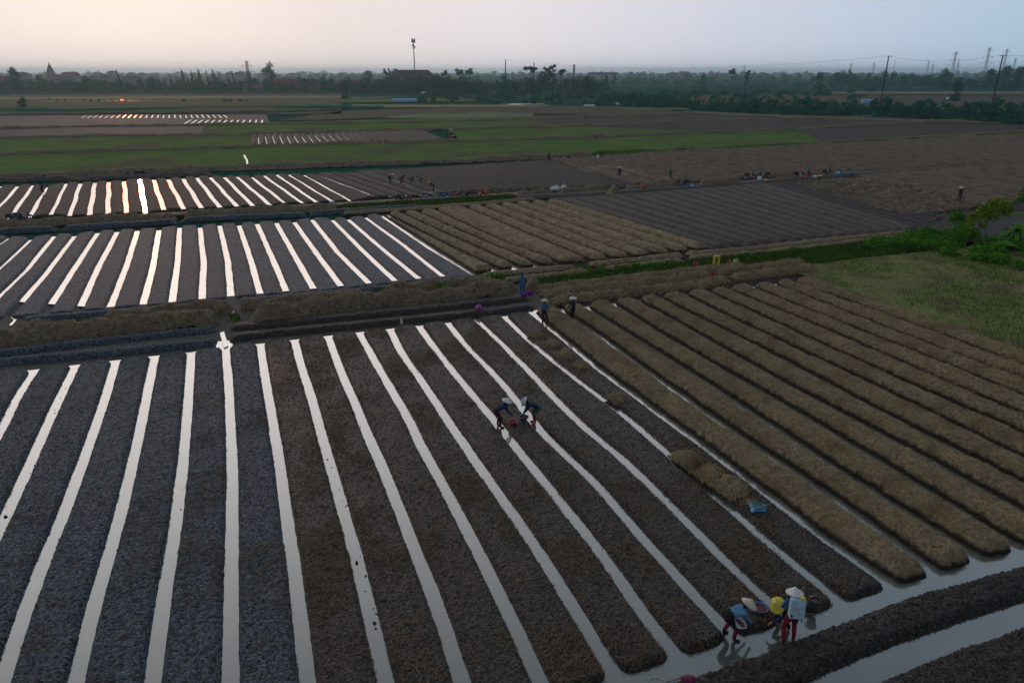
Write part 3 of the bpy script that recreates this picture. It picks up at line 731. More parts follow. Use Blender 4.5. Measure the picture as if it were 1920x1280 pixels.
# grassy path edges
gr = []
for pts, w in (([(900, 530), (940, 524), (985, 522)], .5), ([(1000, 530), (1140, 515), (1265, 501), (1330, 495)], .6), ([(1285, 496), (1343, 489), (1440, 480), (1540, 470), (1700, 452)], .7),
               ([(425, 597), (450, 594)], .6), ([(125, 612), (180, 607)], .5), ([(640, 389), (853, 377), (967, 369)], .7), ([(1380, 502), (1500, 490), (1600, 480), (1720, 462)], .7)):
    g = ridge(pts, w, z=.15, ds=.15, dc=.12, h=.22, slope=.5, dome=.05, rag=.12, amp=.08, asz=.4, seed=440); gr.append(g)
    emit('path_verge', [g], M['grass'])
blades('grass', gr, 130, (.15, .42), .028, M['grass'], upright=.72, seed=11, label='green grass growing along the paths between the plots', cat='grass', zmin=.02)
# ---------------------------------------------------------------- straw heaps
def heap(pts, hw, h, label, group, z=None, seed=0, ds=.1, dens=60, lump=.30, px=True, mat='straw_heap', z0=-.1):
    P = gpa(pts, z if z is not None else h * .8) if px else np.asarray(pts, float)
    G = ridge(P, hw, px=False, ds=ds, dc=ds, h=h + max(z0, 0), slope=hw * .98, dome=.02, rag=.10, amp=.10, asz=.4, lump=lump, lsz=1.1, seed=seed, floor=z0, rc=.5, pw=1.9, e1=.1)
    o = emit('straw_heap', [G], M[mat], kind=None, label=label, cat='straw heap', group=group)
    if dens:
        b = blades('loose_straw', [G], dens, (.2, .45) if dens < 200 else (.12, .4), .022 if dens < 200 else .014, M['straw'], tilt=.5, seed=seed + 1, zmin=.02, kind=None, top=.06)
        if b: b.parent = o; b['kind'] = 'stuff'
    return o
GW = 'long straw heaps along the path'
heap([(-40, 632), (0, 627), (125, 611), (281, 596), (375, 586), (404, 592)], .6, .85, 'long dark straw heap running in from the left edge to the water gap', GW, seed=1101)
heap([(462, 588), (560, 572), (640, 558), (760, 549), (853, 541), (935, 531), (962, 529)], .6, .88, 'longest straw heap, ending at the person in blue by the pink bags', GW, seed=1111)
heap([(18, 608), (60, 603), (110, 600)], .5, .5, 'short low straw heap near the left edge beside the small bent water outlet', GW, seed=1121)
heap([(185, 597), (300, 580), (400, 568), (428, 572)], .58, .78, 'rear straw heap left of the water gap, behind the long left heap', GW, seed=1131)
heap([(448, 569), (573, 554), (690, 545)], .55, .6, 'rear straw heap just right of the water gap', GW, seed=1141)
heap([(715, 541), (773, 534), (860, 525), (935, 521)], .55, .6, 'rear straw heap behind the longest heap, nearest the person in blue', GW, seed=1151)
heap([(940, 528), (960, 523), (972, 524)], .5, .95, 'rounded straw pile at the left hand of the person in blue', None, seed=1161)
heap([(983, 527), (1000, 523), (1010, 528)], .5, .9, 'upright straw pile at the right side of the person in blue', None, seed=1171)
heap([(1030, 592), (1045, 590), (1058, 590)], .42, .55, 'armful of straw between the two standing people in cone hats', None, seed=1181, z=.3, dens=160)
GC = 'straw clumps on the half covered bed'
for k, (px, py, w, h, lb) in enumerate([(1008, 616, .5, .3, 'small straw clump just left of the standing person in blue with cone hat'), (1036, 634, .55, .34, 'straw clump below the feet of the standing person in blue'), (1064, 656, .6, .32, 'third straw clump down the half covered bed from the path'),
                                     (1092, 676, .5, .3, 'small tan straw clump at the lower end of the upper straw group'), (1160, 736, .5, .22, 'single straw clump halfway down the dark bed'),
                                     (1292, 850, .62, .34, 'topmost of three brown straw clumps above the blue plastic sheet'), (1336, 880, .66, .34, 'middle of three brown straw clumps above the blue plastic sheet'), (1378, 906, .64, .34, 'lowest of three brown straw clumps, next to the blue plastic sheet'), (1408, 934, .3, .3, 'small flat straw tuft touching the blue plastic sheet')]):
    x, y = gp(px, py + 12, .16)
    d = np.array([.93, .36]) * w * .9
    heap([(x - d[0], y - d[1]), (x, y + .05), (x + d[0], y + d[1])], w, h, lb, GC, seed=1200 + 7 * k, px=False, ds=.05, dens=420, z0=.12, lump=.10, mat='straw_base')
GP = 'straw heaps along the bike track'
heap([(-60, 424), (0, 417), (133, 409), (330, 400)], .7, .6, 'straw row along the track below the dark parked bikes at far left', GP, seed=1301, ds=.2, dens=18)
heap([(345, 399), (410, 393), (633, 382)], .7, .75, 'straw row along the track ends of the water furrows, left of the light blue bag', GP, seed=1311, ds=.2, dens=18)
heap([(967, 361), (1010, 358), (1040, 356)], .6, .6, 'straw row beside the orange bag at the track', GP, seed=1321, ds=.2, dens=18)
heap([(1048, 355), (1095, 350), (1138, 348)], .65, .7, 'straw row under the white sack at the track', GP, seed=1331, ds=.2, dens=18)
heap([(1140, 350), (1152, 349), (1163, 350)], .9, 1.3, 'tallest rounded straw pile beside the bike track', GP, seed=1341, ds=.15, dens=18)
heap([(1172, 349), (1230, 345), (1272, 342)], .6, .65, 'straw row behind the small orange bag and pale blue bag', GP, seed=1351, ds=.2, dens=18)
heap([(1310, 341), (1350, 338), (1385, 335)], .7, .8, 'straw row left of the paired dark motorbikes', GP, seed=1361, ds=.2, dens=18)
heap([(1455, 333), (1480, 331), (1492, 330)], .5, .6, 'small straw pile between the two groups of motorbikes', GP, seed=1371, ds=.2, dens=18)

# ---------------------------------------------------------------- trees and plants
def leaf_quads(lumps, n, size, rng, flat_=.4):
    """leaf-sized faces spread through several uneven lumps (cx,cy,cz,rx,ry,rz)"""
    L = np.array(lumps, float); vol = L[:, 3] * L[:, 4] * L[:, 5]
    k = rng.choice(len(L), n, p=vol / vol.sum())
    d = rng.normal(0, 1, (n, 3)); d /= np.linalg.norm(d, axis=1)[:, None]
    r = rng.random(n)[:, None] ** .45
    P = L[k, :3] + d * r * L[k, 3:]
    D = rng.normal(0, 1, (n, 3)); D[:, 2] *= flat_; D /= np.linalg.norm(D, axis=1)[:, None]
    U = np.cross(D, rng.normal(0, 1, (n, 3))); U /= np.linalg.norm(U, axis=1)[:, None]
    s = (rng.uniform(.6, 1.35, n) * size)[:, None]
    V = np.stack([P - D * s, P + U * s * .45, P + D * s, P - U * s * .45], 1)
    return V.reshape(-1, 3), np.arange(n * 4).reshape(-1, 4)

def leaf_obj(name, lumps, n, size, mat, parent=None, seed=0, flat_=.4):
    V, Fc = leaf_quads(lumps, n, size, np.random.default_rng(seed), flat_)
    return link(name, np_mesh(name, V, Fc, smooth=False), mat, parent)

def tree_proto(kind, seed):
    """unit-height (10 m) tree"""
    rr = random.Random(seed); lumps = []; mb = MB(); nl, ls, lm = 420, .42, 'leaf'
    name = {'round': 'broadleaf_tree', 'tall': 'slender_tree', 'tuft': 'topknot_tree', 'pine': 'leaning_tree', 'bush': 'shrub', 'palm': 'palm_tree', 'hedge': 'hedge_tree'}[kind]
    if kind == 'round':
        mb.tube([(0, 0, -.2), (.1, 0, 2), (.05, .1, 5)], [.32, .26, .14], 6)
        for k in range(9):
            a = rr.uniform(0, 6.28); q = rr.uniform(.5, 3.1); z = rr.uniform(2.6, 8.0) - .25 * q
            lumps.append((q * math.cos(a), q * math.sin(a), z, rr.uniform(1.1, 2.0), rr.uniform(1.1, 2.0), rr.uniform(.9, 1.5)))
            mb.tube([(.08, .05, 2.5), (q * .6 * math.cos(a), q * .6 * math.sin(a), z - .4)], [.12, .04], 5)
        lumps.append((0, 0, 8.4, 1.5, 1.5, 1.3)); nl = 1500
        for k in range(5): lumps.append((rr.uniform(-2.6, 2.6), rr.uniform(-2.6, 2.6), rr.uniform(.6, 2.6), 1.7, 1.7, 1.4))
    elif kind == 'tall':
        mb.tube([(0, 0, -.2), (.1, 0, 3), (-.1, .1, 7), (.05, 0, 9.4)], [.16, .13, .09, .03], 6)
        for k in range(9):
            z = 3.2 + k * .74; q = rr.uniform(.2, 1.1) * (1.25 - k * .07); a = rr.uniform(0, 6.28)
            lumps.append((q * math.cos(a), q * math.sin(a), z, rr.uniform(.45, .9), rr.uniform(.45, .9), rr.uniform(.4, .75)))
            mb.tube([(0, 0, z - .7), (q * math.cos(a), q * math.sin(a), z)], [.05, .02], 4)
        nl, ls = 560, .34
    elif kind == 'tuft':
        mb.tube([(0, 0, -.2), (.15, 0, 4), (-.05, .1, 8)], [.13, .10, .07], 6)
        for k in range(6):
            a = rr.uniform(0, 6.28); q = rr.uniform(.3, 1.3)
            lumps.append((q * math.cos(a), q * math.sin(a), rr.uniform(7.2, 9.2), rr.uniform(.6, 1.0), rr.uniform(.6, 1.0), rr.uniform(.5, .8)))
            mb.tube([(0, .05, 6.6), (q * math.cos(a), q * math.sin(a), 8)], [.06, .025], 4)
        lumps.append((.2, .1, 5.4, .5, .5, .6)); nl, ls = 480, .34
    elif kind == 'pine':
        lean = rr.uniform(-.22, -.12)
        mb.tube([(0, 0, -.2), (lean * 4, 0, 4), (lean * 9.6, 0, 9.8)], [.16, .11, .03], 6)
        for k in range(11):
            z = 2.6 + k * .66; w = 1.15 * (1 - k / 13.0); a = rr.uniform(0, 6.28)
            lumps.append((lean * z + .5 * w * math.cos(a), .5 * w * math.sin(a), z, w * .75, w * .75, .55))
        nl, ls, lm = 520, .32, 'leaf_pale'
    elif kind == 'bush':
        mb.tube([(0, 0, -.2), (.1, 0, 2), (0, .2, 5)], [.3, .2, .08], 5)
        for k in range(7):
            a = rr.uniform(0, 6.28); q = rr.uniform(0, 3.4)
            lumps.append((q * math.cos(a), q * math.sin(a), rr.uniform(2, 7.5) - q * .5, rr.uniform(1.6, 2.6), rr.uniform(1.6, 2.6), rr.uniform(1.4, 2.3)))
        nl, ls = 1000, .6
        for k in range(5): lumps.append((rr.uniform(-3.4, 3.4), rr.uniform(-3.4, 3.4), rr.uniform(.5, 2), 2.2, 2.2, 1.5))
    elif kind == 'hedge':
        mb.tube([(0, 0, -.2), (.1, .1, 2.5), (0, 0, 5.5)], [.26, .2, .1], 6)
        for k in range(10):
            a = rr.uniform(0, 6.28); q = rr.uniform(.2, 2.4); z = rr.uniform(1.4, 8.2)
            lumps.append((q * math.cos(a), q * math.sin(a), z, rr.uniform(.9, 1.7), rr.uniform(.9, 1.7), rr.uniform(.8, 1.5)))
            mb.tube([(.05, .05, min(z * .5, 3.5)), (q * .8 * math.cos(a), q * .8 * math.sin(a), z)], [.1, .03], 4)
        nl, ls = 1500, .4
        for k in range(6): lumps.append((rr.uniform(-2.6, 2.6), rr.uniform(-2.6, 2.6), rr.uniform(.5, 2.5), 1.7, 1.7, 1.4))
    elif kind == 'palm':
        mb.tube([(0, 0, -.2), (.1, 0, 4), (.25, 0, 8)], [.2, .15, .13], 6)
    root = thing(name, None, 'shrub' if kind == 'bush' else 'tree')
    mb.build('stem' if kind == 'bush' else 'trunk', M['bark'], root)
    if kind == 'palm':
        rng = np.random.default_rng(seed); Vs = []
        for k in range(16):
            a = k * .39 + rr.uniform(-.1, .1); el = rr.uniform(-.1, 1.1)
            for j in range(12):
                f = j / 11; rad_ = 2.6 * f; z = 8 + 1.8 * math.sin(el) * f - 1.6 * f * f
                c = np.array([.25 + rad_ * math.cos(a), rad_ * math.sin(a), z])
                for sgn in (-1, 1):
                    sd = np.array([-math.sin(a) * sgn, math.cos(a) * sgn, -.5]) * .75 * (1 - .5 * f)
                    fw = np.array([math.cos(a), math.sin(a), 0]) * .14
                    Vs += [c - fw, c + fw, c + fw * 2 + sd, c + fw + sd]
        link('crown', np_mesh('crown', np.array(Vs), np.arange(len(Vs)).reshape(-1, 4), smooth=False), M['leaf'], root)
    else:
        leaf_obj('crown', lumps, nl, ls, M[lm], root, seed)
    return root

PROTO = {}
def place_tree(kind, px, pb, pt, label, group=None, wide=1.0, var=None, Y=None, base_z=-.2):
    """a tree whose foot stands at photograph position (px, pb) and whose top reaches pt"""
    if Y is None: x, y = gp(px, pb)
    else: x, y = xat(Y, px, pb), Y
    hgt = max(1.0, zat(y, pt) - base_z)
    x = xat(y, px, (pb + pt) / 2) if Y is None else x
    v = var if var is not None else random.randint(0, 2)
    key = (kind, v)
    if key not in PROTO: o = PROTO[key] = tree_proto(kind, 50 + 13 * v + sum(map(ord, kind)))
    else: o = copy_tree(PROTO[key])
    k = hgt / 10.0
    o.location = (x, y, base_z); o.scale = (k * wide, k * wide, k); o.rotation_euler = (0, 0, random.uniform(-.5, .5) if kind == 'pine' else random.uniform(0, 6.28))
    o['label'] = label
    if group: o['group'] = group
    elif 'group' in o.keys(): del o['group']
    return o

rt = random.Random(11)
# trees of the left tree belt
for px in range(-60, 660, 9):
    place_tree(rt.choice(['round', 'bush', 'bush', 'round']), px + rt.uniform(-4, 4), rt.uniform(167, 171.5), rt.uniform(143, 157), 'dark rounded tree in the low belt below the left skyline', 'trees of the left belt', wide=rt.uniform(1.0, 1.5))
for px, pt in ((302, 139), (325, 137), (338, 141), (350, 126), (358, 140), (367, 128), (381, 125), (394, 131), (409, 127), (417, 140), (431, 133), (443, 132), (475, 132), (228, 128), (270, 138)):
    place_tree('pine', px, 166, pt, 'thin wispy leaning tree standing above the left tree belt', 'leaning trees of the left belt', wide=rt.uniform(.8, 1.2), Y=640)
place_tree('round', 27, 170, 122, 'tall bushy tree breaking the skyline at the far left', wide=.7)
place_tree('round', 75, 171, 138, 'wide dark tree just left of the church spire', wide=1.1)
place_tree('bush', 158, 170, 139, 'broad dark tree right of the church spire', wide=1.2)
place_tree('palm', 199, 168, 137, 'palm tree with drooping fronds in front of the left houses', wide=1.1)
place_tree('round', 508, 168, 114, 'largest tree of the left half, with open feathery crown beside the lattice tower', wide=.85, var=1)
place_tree('bush', 41, 201, 177, 'lone round tree in the open field at far left', wide=.85, var=0)
place_tree('tall', 607, 170, 137, 'slim pointed tree right of the yellow house', wide=1.1)
place_tree('round', 690, 172, 130, 'big dome-shaped tree left of the long dark-roofed building', wide=1.0, var=2)
place_tree('tuft', 724, 170, 127, 'thin tree with a small round topknot left of the long dark-roofed building', wide=.9, var=0)
place_tree('tall', 731, 170, 127, 'narrow tree touching the topknot tree by the long building', wide=1.1)
place_tree('round', 742, 166, 126, 'pale bushy tree at the left gable of the long building', wide=.9, var=0)
for px in range(650, 1130, 9):
    place_tree(rt.choice(['round', 'bush', 'bush']), px + rt.uniform(-5, 5), rt.uniform(168, 176), rt.uniform(139, 153), 'teal green tree in the dense middle grove', 'trees of the middle grove', wide=rt.uniform(1.0, 1.5))
for px, pb, pt, kd, lb in ((822, 172, 134, 'bush', 'dense rounded tree right of the long dark-roofed building'), (833, 170, 130, 'tuft', 'thin topknot tree between the long building and the small red-roofed house'),
                           (862, 171, 128, 'tuft', 'left one of two airy topknot trees over the small house'), (882, 171, 126, 'tuft', 'right one of two airy topknot trees over the small house'),
                           (995, 178, 122, 'tuft', 'high topknot tree touching the dark utility pole in the grove'), (1013, 178, 132, 'tall', 'shorter slender tree right of the pole in the grove'),
                           (1022, 178, 123, 'tall', 'slender tree left of the tallest one in the grove'), (1037, 178, 118, 'tall', 'tallest slender tree of the middle grove'), (1052, 178, 128, 'tuft', 'rightmost high tree of the middle grove, bushy at the top'),
                           (945, 180, 139, 'round', 'dense tree at the foot of the pole with a crossarm'), (1103, 180, 139, 'round', 'dark spreading tree under the brick chimney'), (1085, 176, 142, 'tall', 'small slender tree left of the dark spreading one'),
                           (1137, 168, 139, 'tall', 'pale slim tree by the smoke'), (1152, 168, 137, 'tall', 'darker slim tree right of the smoke'), (1373, 166, 127, 'tuft', 'airy tree with forked top on the right skyline'), (1400, 172, 130, 'tall', 'two-tiered slender tree on the right skyline'),
                           (1318, 168, 135, 'tall', 'small square-topped tree left of the forked one'), (1247, 186, 163, 'bush', 'dark round tree standing up behind the left end of the hedge'), (1434, 170, 153, 'tall', 'little pointed tree right of the two-tiered one'),
                           (1535, 170, 132, 'round', 'hazy paired tree top on the right skyline'), (1593, 168, 129, 'tall', 'hazy upright tree in the right belt'), (1537, 180, 153, 'round', 'dark tree among the scrub beyond the hedge'),
                           (1795, 190, 150, 'round', 'bright green tree with a full crown in the far right field'), (1885, 168, 119, 'round', 'hazy big tree at the right edge skyline'), (1910, 168, 121, 'round', 'outermost hazy tree at the right edge'),
                           (1858, 166, 126, 'round', 'hazy tree left of the big ones at the right edge'), (1770, 168, 126, 'round', 'hazy tree clump in front of the first pylon')):
    place_tree(kd, px, pb, pt, lb, wide=1.25 if kd in ('tall', 'tuft') else 1.0)
for px in range(738, 832, 7):
    place_tree(rt.choice(['round', 'bush']), px + rt.uniform(-3, 3), rt.uniform(171, 175), rt.uniform(138, 145), 'teal green tree in the dense middle grove', 'trees of the middle grove', wide=rt.uniform(1.0, 1.4))
# scrub in front of the grove
for k in range(70):
    px = rt.uniform(790, 1240); pb = rt.uniform(178, 199) if px > 1000 else rt.uniform(176, 193)
    place_tree('bush', px, pb, pb - rt.uniform(6, 13), 'low green shrub before the middle grove', 'shrubs before the grove', wide=rt.uniform(1.2, 2.0))
for k in range(46):
    px = rt.uniform(1230, 1640); pb = rt.uniform(172, 186)
    place_tree('bush', px, pb, pb - rt.uniform(6, 12), 'low scrub bush beyond the dark hedge', 'scrub beyond the hedge', wide=rt.uniform(1.4, 2.2))
for px in list(range(1560, 1960, 9)):
    place_tree(rt.choice(['round', 'bush']), px + rt.uniform(-4, 4), rt.uniform(157, 166), rt.uniform(132, 147), 'hazy blue green tree of the right skyline belt', 'trees of the right skyline belt', wide=rt.uniform(1.0, 1.5))
# the hedge on the right
hb = [(1128, 199), (1280, 203), (1467, 214), (1613, 219), (1920, 233), (2080, 241)]
for k in range(120):
    px = 1128 + 950 * (k + rt.uniform(-.3, .3)) / 120
    pb = np.interp(px, [p[0] for p in hb], [p[1] for p in hb]) + rt.uniform(-7, 0)
    big = .75 + .5 * float(vnoise(np.array([px / 60.]), np.array([3.]), 5)[0])
    place_tree('hedge', px, pb, pb - rt.uniform(28, 46) * big * (1 if px > 1350 else .85) * (pb - 100) / 125, 'dark green tree of the hedge row bordering the bare fields', 'trees of the hedge row', wide=rt.uniform(1.0, 1.45))
for k in range(70):
    px = 1128 + 950 * (k + rt.uniform(-.3, .3)) / 70
    pb = np.interp(px, [p[0] for p in hb], [p[1] for p in hb]) + rt.uniform(-1, 1.5)
    place_tree('bush', px, pb, pb - rt.uniform(8, 14), 'bushy undergrowth at the foot of the hedge row', 'undergrowth of the hedge row', wide=rt.uniform(1.4, 2.1))
for px, pb, h in ((170, 191, 5), (185, 190.5, 5), (345, 191, 6), (420, 191, 7), (432, 191, 8), (450, 190.5, 8), (463, 191, 6), (645, 186, 12), (787, 192, 13), (90, 187, 4), (935, 197, 12)):
    place_tree('bush', px, pb, pb - h, 'isolated small bush on the open brown land', 'small bushes of the open land', wide=1.3)

# far woods: belts that read as one mass
def wood(name, X0, X1, Y, dY, h, n, size, label, mat='leaf', seed=0):
    rng = np.random.default_rng(seed); lumps = []
    m = int((X1 - X0) / (h * 1.1))
    for k in range(m):
        x = X0 + (X1 - X0) * (k + rng.random()) / m; hh = h * (.55 + .9 * rng.random() ** 1.6); w = h * rng.uniform(.5, 1.0)
        lumps.append((x, Y + rng.uniform(-dY, dY), hh * .5, w, w, hh * .55))
    V, Fc = leaf_quads(lumps, n, size, rng)
    V[:, 2] = np.maximum(V[:, 2], -.2)
    tag(link(name, np_mesh(name, V, Fc, smooth=False), M[mat]), label, 'woodland', kind='stuff')
wood('woodland', -1100, 1300, 1100, 60, 8, 9000, 1.9, 'hazy tree belt a kilometre away along the whole horizon', seed=1)
wood('woodland', -1700, 2000, 1750, 120, 10, 9000, 3.0, 'blue hazy woods behind the first tree belt', seed=2)
wood('woodland', -2800, 3200, 2900, 200, 13, 9000, 5.0, 'palest woods along the horizon line', seed=3)
wood('woodland', 120, 900, 860, 25, 6, 3500, 1.3, 'dark scrubby wood beyond the right-hand fields', seed=4)
wood('woodland', 150, 700, 640, 18, 4, 3000, .9, 'low thicket crossing the right-hand fields', seed=5)

# ---------------------------------------------------------------- buildings
def house(px, pb, w, dp, hw, hr, wall, roof, label, Y=None, rot=0.0, group=None, storeys=1, hip=True):
    if Y is None: x, y = gp(px, pb)
    else: x, y = xat(Y, px, pb), Y
    o = thing('house', label, 'house', (x, y, -.2), rot, group)
    a = MB(); a.box((0, 0, hw / 2), (w, dp, hw)); a.build('wall', M[wall], o, smooth=False)
    r = MB(); e = .5; k = .32 if hip else .0
    bm = r.bm
    q = [bm.verts.new(v) for v in ((-w / 2 - e, -dp / 2 - e, hw + .01), (w / 2 + e, -dp / 2 - e, hw + .01), (w / 2 + e, dp / 2 + e, hw + .01), (-w / 2 - e, dp / 2 + e, hw + .01), (-w / 2 - e + k * dp * 1.2, 0, hw + hr), (w / 2 + e - k * dp * 1.2, 0, hw + hr))]
    for f in ((3, 2, 1, 0), (0, 1, 5, 4), (1, 2, 5), (2, 3, 4, 5), (3, 0, 4)): bm.faces.new([q[i] for i in f])
    r.build('roof', M[roof], o, smooth=False)
    nw = max(2, int(w / 3.2))
    for s in range(storeys):
        zc = 1.7 + s * (hw / storeys)
        for i in range(nw):
            xx = -w / 2 + w * (i + .5) / nw
            if s == 0 and i == nw // 2:
                d = MB(); d.box((xx, -dp / 2 - .03, 1.05), (1.0, .08, 2.1)); d.build('door', M['bark'], o, smooth=False); continue
            f = MB(); f.box((xx, -dp / 2 - .02, zc), (1.25, .06, 1.35)); fo = f.build('window', M['wall_white'], o, smooth=False)
            g = MB(); g.box((xx, -dp / 2 - .06, zc), (1.0, .05, 1.1)); g.build('pane', M['glass_dark'], fo, smooth=False)
    return o
house(8, 165, 24, 9, 6, 4, 'wall_brick', 'roof_tile', 'red tiled house at the far left edge of the skyline', Y=700, storeys=2)
house(118, 160, 30, 11, 7, 4, 'wall_white', 'roof_tile', 'long house with a dull red roof right of the church spire', Y=900, storeys=2)
house(136, 158, 16, 10, 10.5, 3.5, 'wall_white', 'roof_tile', 'taller pale house with steep red roof near the church', Y=900, storeys=3, hip=False)
house(45, 158, 18, 12, 11, 3, 'wall_white', 'roof_dark', 'pale two-storey house behind the skyline tree at far left', Y=950, storeys=3)
house(214, 158, 11, 10, 14, 2, 'wall_white', 'roof_dark', 'small white tower-like house on the left skyline', Y=1150, storeys=4)
house(250, 160, 18, 9, 7, 3, 'wall_white', 'roof_dark', 'blue-grey house behind the leaning trees', Y=900, storeys=2)
house(538, 168, 20, 9, 6.0, 3.2, 'wall_cream', 'roof_tile', 'cream house with brown roof right of the big feathery tree', Y=600, storeys=2)
house(580, 169, 17, 9, 6.6, 2.6, 'wall_cream', 'roof_dark', 'yellowish house with dark hipped roof left of the grove', Y=590, storeys=2)
house(485, 168, 22, 8, 5.4, 1.2, 'wall_white', 'roof_dark', 'low whitish building at the foot of the lattice tower', Y=600, storeys=2)
house(660, 169, 24, 9, 5.4, 3, 'wall_brick', 'roof_tile', 'brick-red house half hidden left of the dome-shaped tree', Y=610)
house(777, 168, 34, 14, 11.5, 4.2, 'wall_cream', 'roof_dark', 'long building with dark hipped roof under the tall mast', Y=640, storeys=3)
house(855, 170, 16, 8, 6.4, 2.4, 'wall_brick', 'roof_tile', 'small red-roofed house under the topknot trees', Y=600)
for k in range(34):
    px = rt.uniform(1180, 1640); Yh = rt.uniform(1500, 2300)
    house(px, 145, rt.uniform(9, 22), 9, rt.uniform(6, 12), rt.uniform(2, 4), rt.choice(['wall_white', 'wall_white', 'wall_cream']), rt.choice(['roof_tile', 'roof_dark', 'roof_tile']), 'tiny pale house of the hazy town along the right horizon', Y=Yh, group='houses of the far town')
for k in range(14):
    px = rt.uniform(-20, 640); Yh = rt.uniform(1300, 1900)
    house(px, 150, rt.uniform(10, 22), 9, rt.uniform(6, 11), rt.uniform(2, 4), rt.choice(['wall_white', 'wall_cream']), rt.choice(['roof_tile', 'roof_dark']), 'tiny hazy house of the far village along the left horizon', Y=Yh, group='houses of the far village')

# church spire
Y = 1050; x = xat(Y, 98, 150)
o = thing('church_tower', 'grey pointed church spire on the left skyline', 'church', (x, Y, -.2))
zt = zat(Y, 118)
a = MB(); a.box((0, 0, zt * .26), (8.5, 8.5, zt * .52)); a.box((0, 0, zt * .58), (6.5, 6.5, zt * .12)); a.build('tower_wall', M['stone_grey'], o, smooth=False)
a = MB(); a.lathe([(4.2, zt * .64), (2.6, zt * .78), (.5, zt * .97), (0, zt * .98)], 8); a.build('spire', M['roof_dark'], o, smooth=False)
a = MB(); a.tube([(0, 0, zt * .97), (0, 0, zt * 1.05)], .25, 6); a.tube([(-1, 0, zt * 1.02), (1, 0, zt * 1.02)], .2, 6); a.build('cross', M['roof_dark'], o)
for sx in (-1.7, 1.7):
    a = MB(); a.box((sx, -4.27, zt * .4), (1.2, .1, 3.2)); a.build('window', M['glass_dark'], o, smooth=False)
# brick chimney and the flat shed
Y = 1500; x = xat(Y, 1076, 140); zt = zat(Y, 121)
o = thing('factory_chimney', 'tall pale factory chimney on the horizon right of the grove', 'chimney', (x, Y, -.2))
a = MB(); a.lathe([(2.9, 0), (2.3, zt * .6), (1.9, zt * .97), (2.2, zt * .975), (2.2, zt), (1.5, zt), (1.5, zt - 1.5)], 16); a.build('chimney_stack', M['concrete'], o)
a = MB(); a.lathe([(2.25, zt * .86), (2.3, zt * .87), (2.15, zt * .92), (2.0, zt * .92)], 16); a.build('band', M['roof_tile'], o)
Y = 1700; x = xat(Y, 1130, 140)
o = thing('factory_shed', 'very long low pale shed roof on the horizon right of the chimney', 'shed', (x, Y, -.2))
a = MB(); a.box((0, 0, 4.5), (70, 25, 9)); a.build('wall', M['wall_white'], o, smooth=False)
a = MB(); a.prism([(-36, 9.02), (36, 9.02), (30, 13.5), (-30, 13.5)], -13, 13); a.build('roof', M['roof_dark'], o, smooth=False)

# ---------------------------------------------------------------- masts, pylons, poles, wires
def lattice(name, label, cat, px, pb, pt, Y, base, top, arms, group=None, mat='steel', th=.16):
    x = xat(Y, px, (pb + pt) / 2); h = zat(Y, pt) + .2
    o = thing(name, label, cat, (x, Y, -.2), 0, group)
    lg = MB(); br = MB(); n = 7
    w = lambda z: (base * (1 - z / (h * .62)) + top * (z / (h * .62))) / 2 if z < h * .62 else top / 2
    for sx in (-1, 1):
        for sy in (-1, 1):
            lg.tube([(sx * w(z), sy * w(z), z) for z in np.linspace(0, h * .96, 9)], th, 4)
    zs = np.linspace(0, h * .96, n + 1)
    for i in range(n):
        a, b = w(zs[i]), w(zs[i + 1])
        for sy in (-1, 1):
            br.tube([(-a, sy * a, zs[i]), (b, sy * b, zs[i + 1])], th * .6, 4); br.tube([(a, sy * a, zs[i]), (-b, sy * b, zs[i + 1])], th * .6, 4)
            br.tube([(sy * a, -a, zs[i]), (sy * b, b, zs[i + 1])], th * .6, 4)
        br.tube([(-b, -b, zs[i + 1]), (b, -b, zs[i + 1])], th * .6, 4); br.tube([(-b, b, zs[i + 1]), (b, b, zs[i + 1])], th * .6, 4)
    lg.build('corner_leg', M[mat], o); br.build('bracing', M[mat], o)
    for f, ln in arms:
        a = MB(); z = h * f
        a.tube([(-ln, 0, z), (ln, 0, z)], th * .9, 4); a.tube([(-ln, 0, z), (0, 0, z + ln * .3), (ln, 0, z)], th * .7, 4); a.build('crossarm', M[mat], o)
        for sx in (-1, 1):
            i_ = MB(); i_.tube([(sx * ln, 0, z), (sx * ln, 0, z - 1.6)], [.12, .2], 5); i_.build('insulator', M['roof_dark'], o)
    return o
lattice('lattice_tower', 'dark lattice power tower beside the big feathery tree on the left', 'power tower', 465, 166, 112, 600, 7, 1.4, [(.62, 6), (.8, 4.0)], mat='pole', th=.14)
PG = 'pylons on the right horizon'
lattice('power_pylon', 'faint pylon left of the other two tall pylons on the right', 'pylon', 1789, 140, 94, 800, 6.5, 1.4, [(.6, 5.2), (.75, 4.6), (.9, 3.4)], PG, th=.11)
lattice('power_pylon', 'tallest of the faint pylons, just left of the right utility pole', 'pylon', 1851, 141, 86, 740, 6.5, 1.4, [(.6, 5.2), (.75, 4.6), (.9, 3.4)], PG, th=.11)
lattice('power_pylon', 'faint pylon just right of the right utility pole', 'pylon', 1884, 140, 89, 830, 6.5, 1.4, [(.6, 5.2), (.75, 4.6), (.9, 3.4)], PG, th=.11)
lattice('power_pylon', 'very small pylon nearest the right edge', 'pylon', 1902, 135, 108, 1900, 9, 2, [(.6, 8), (.75, 7), (.9, 5)], PG, th=.24)
for px, pt in ((1595, 118), (1638, 116), (1740, 114), (1749, 119), (1796, 113), (1396, 121)):
    lattice('power_pylon', 'tiny pylon fading into the haze of the right horizon', 'pylon', px, 135, pt, 2600, 9, 2, [(.6, 8), (.8, 6)], 'tiny pylons in the haze', th=.28)
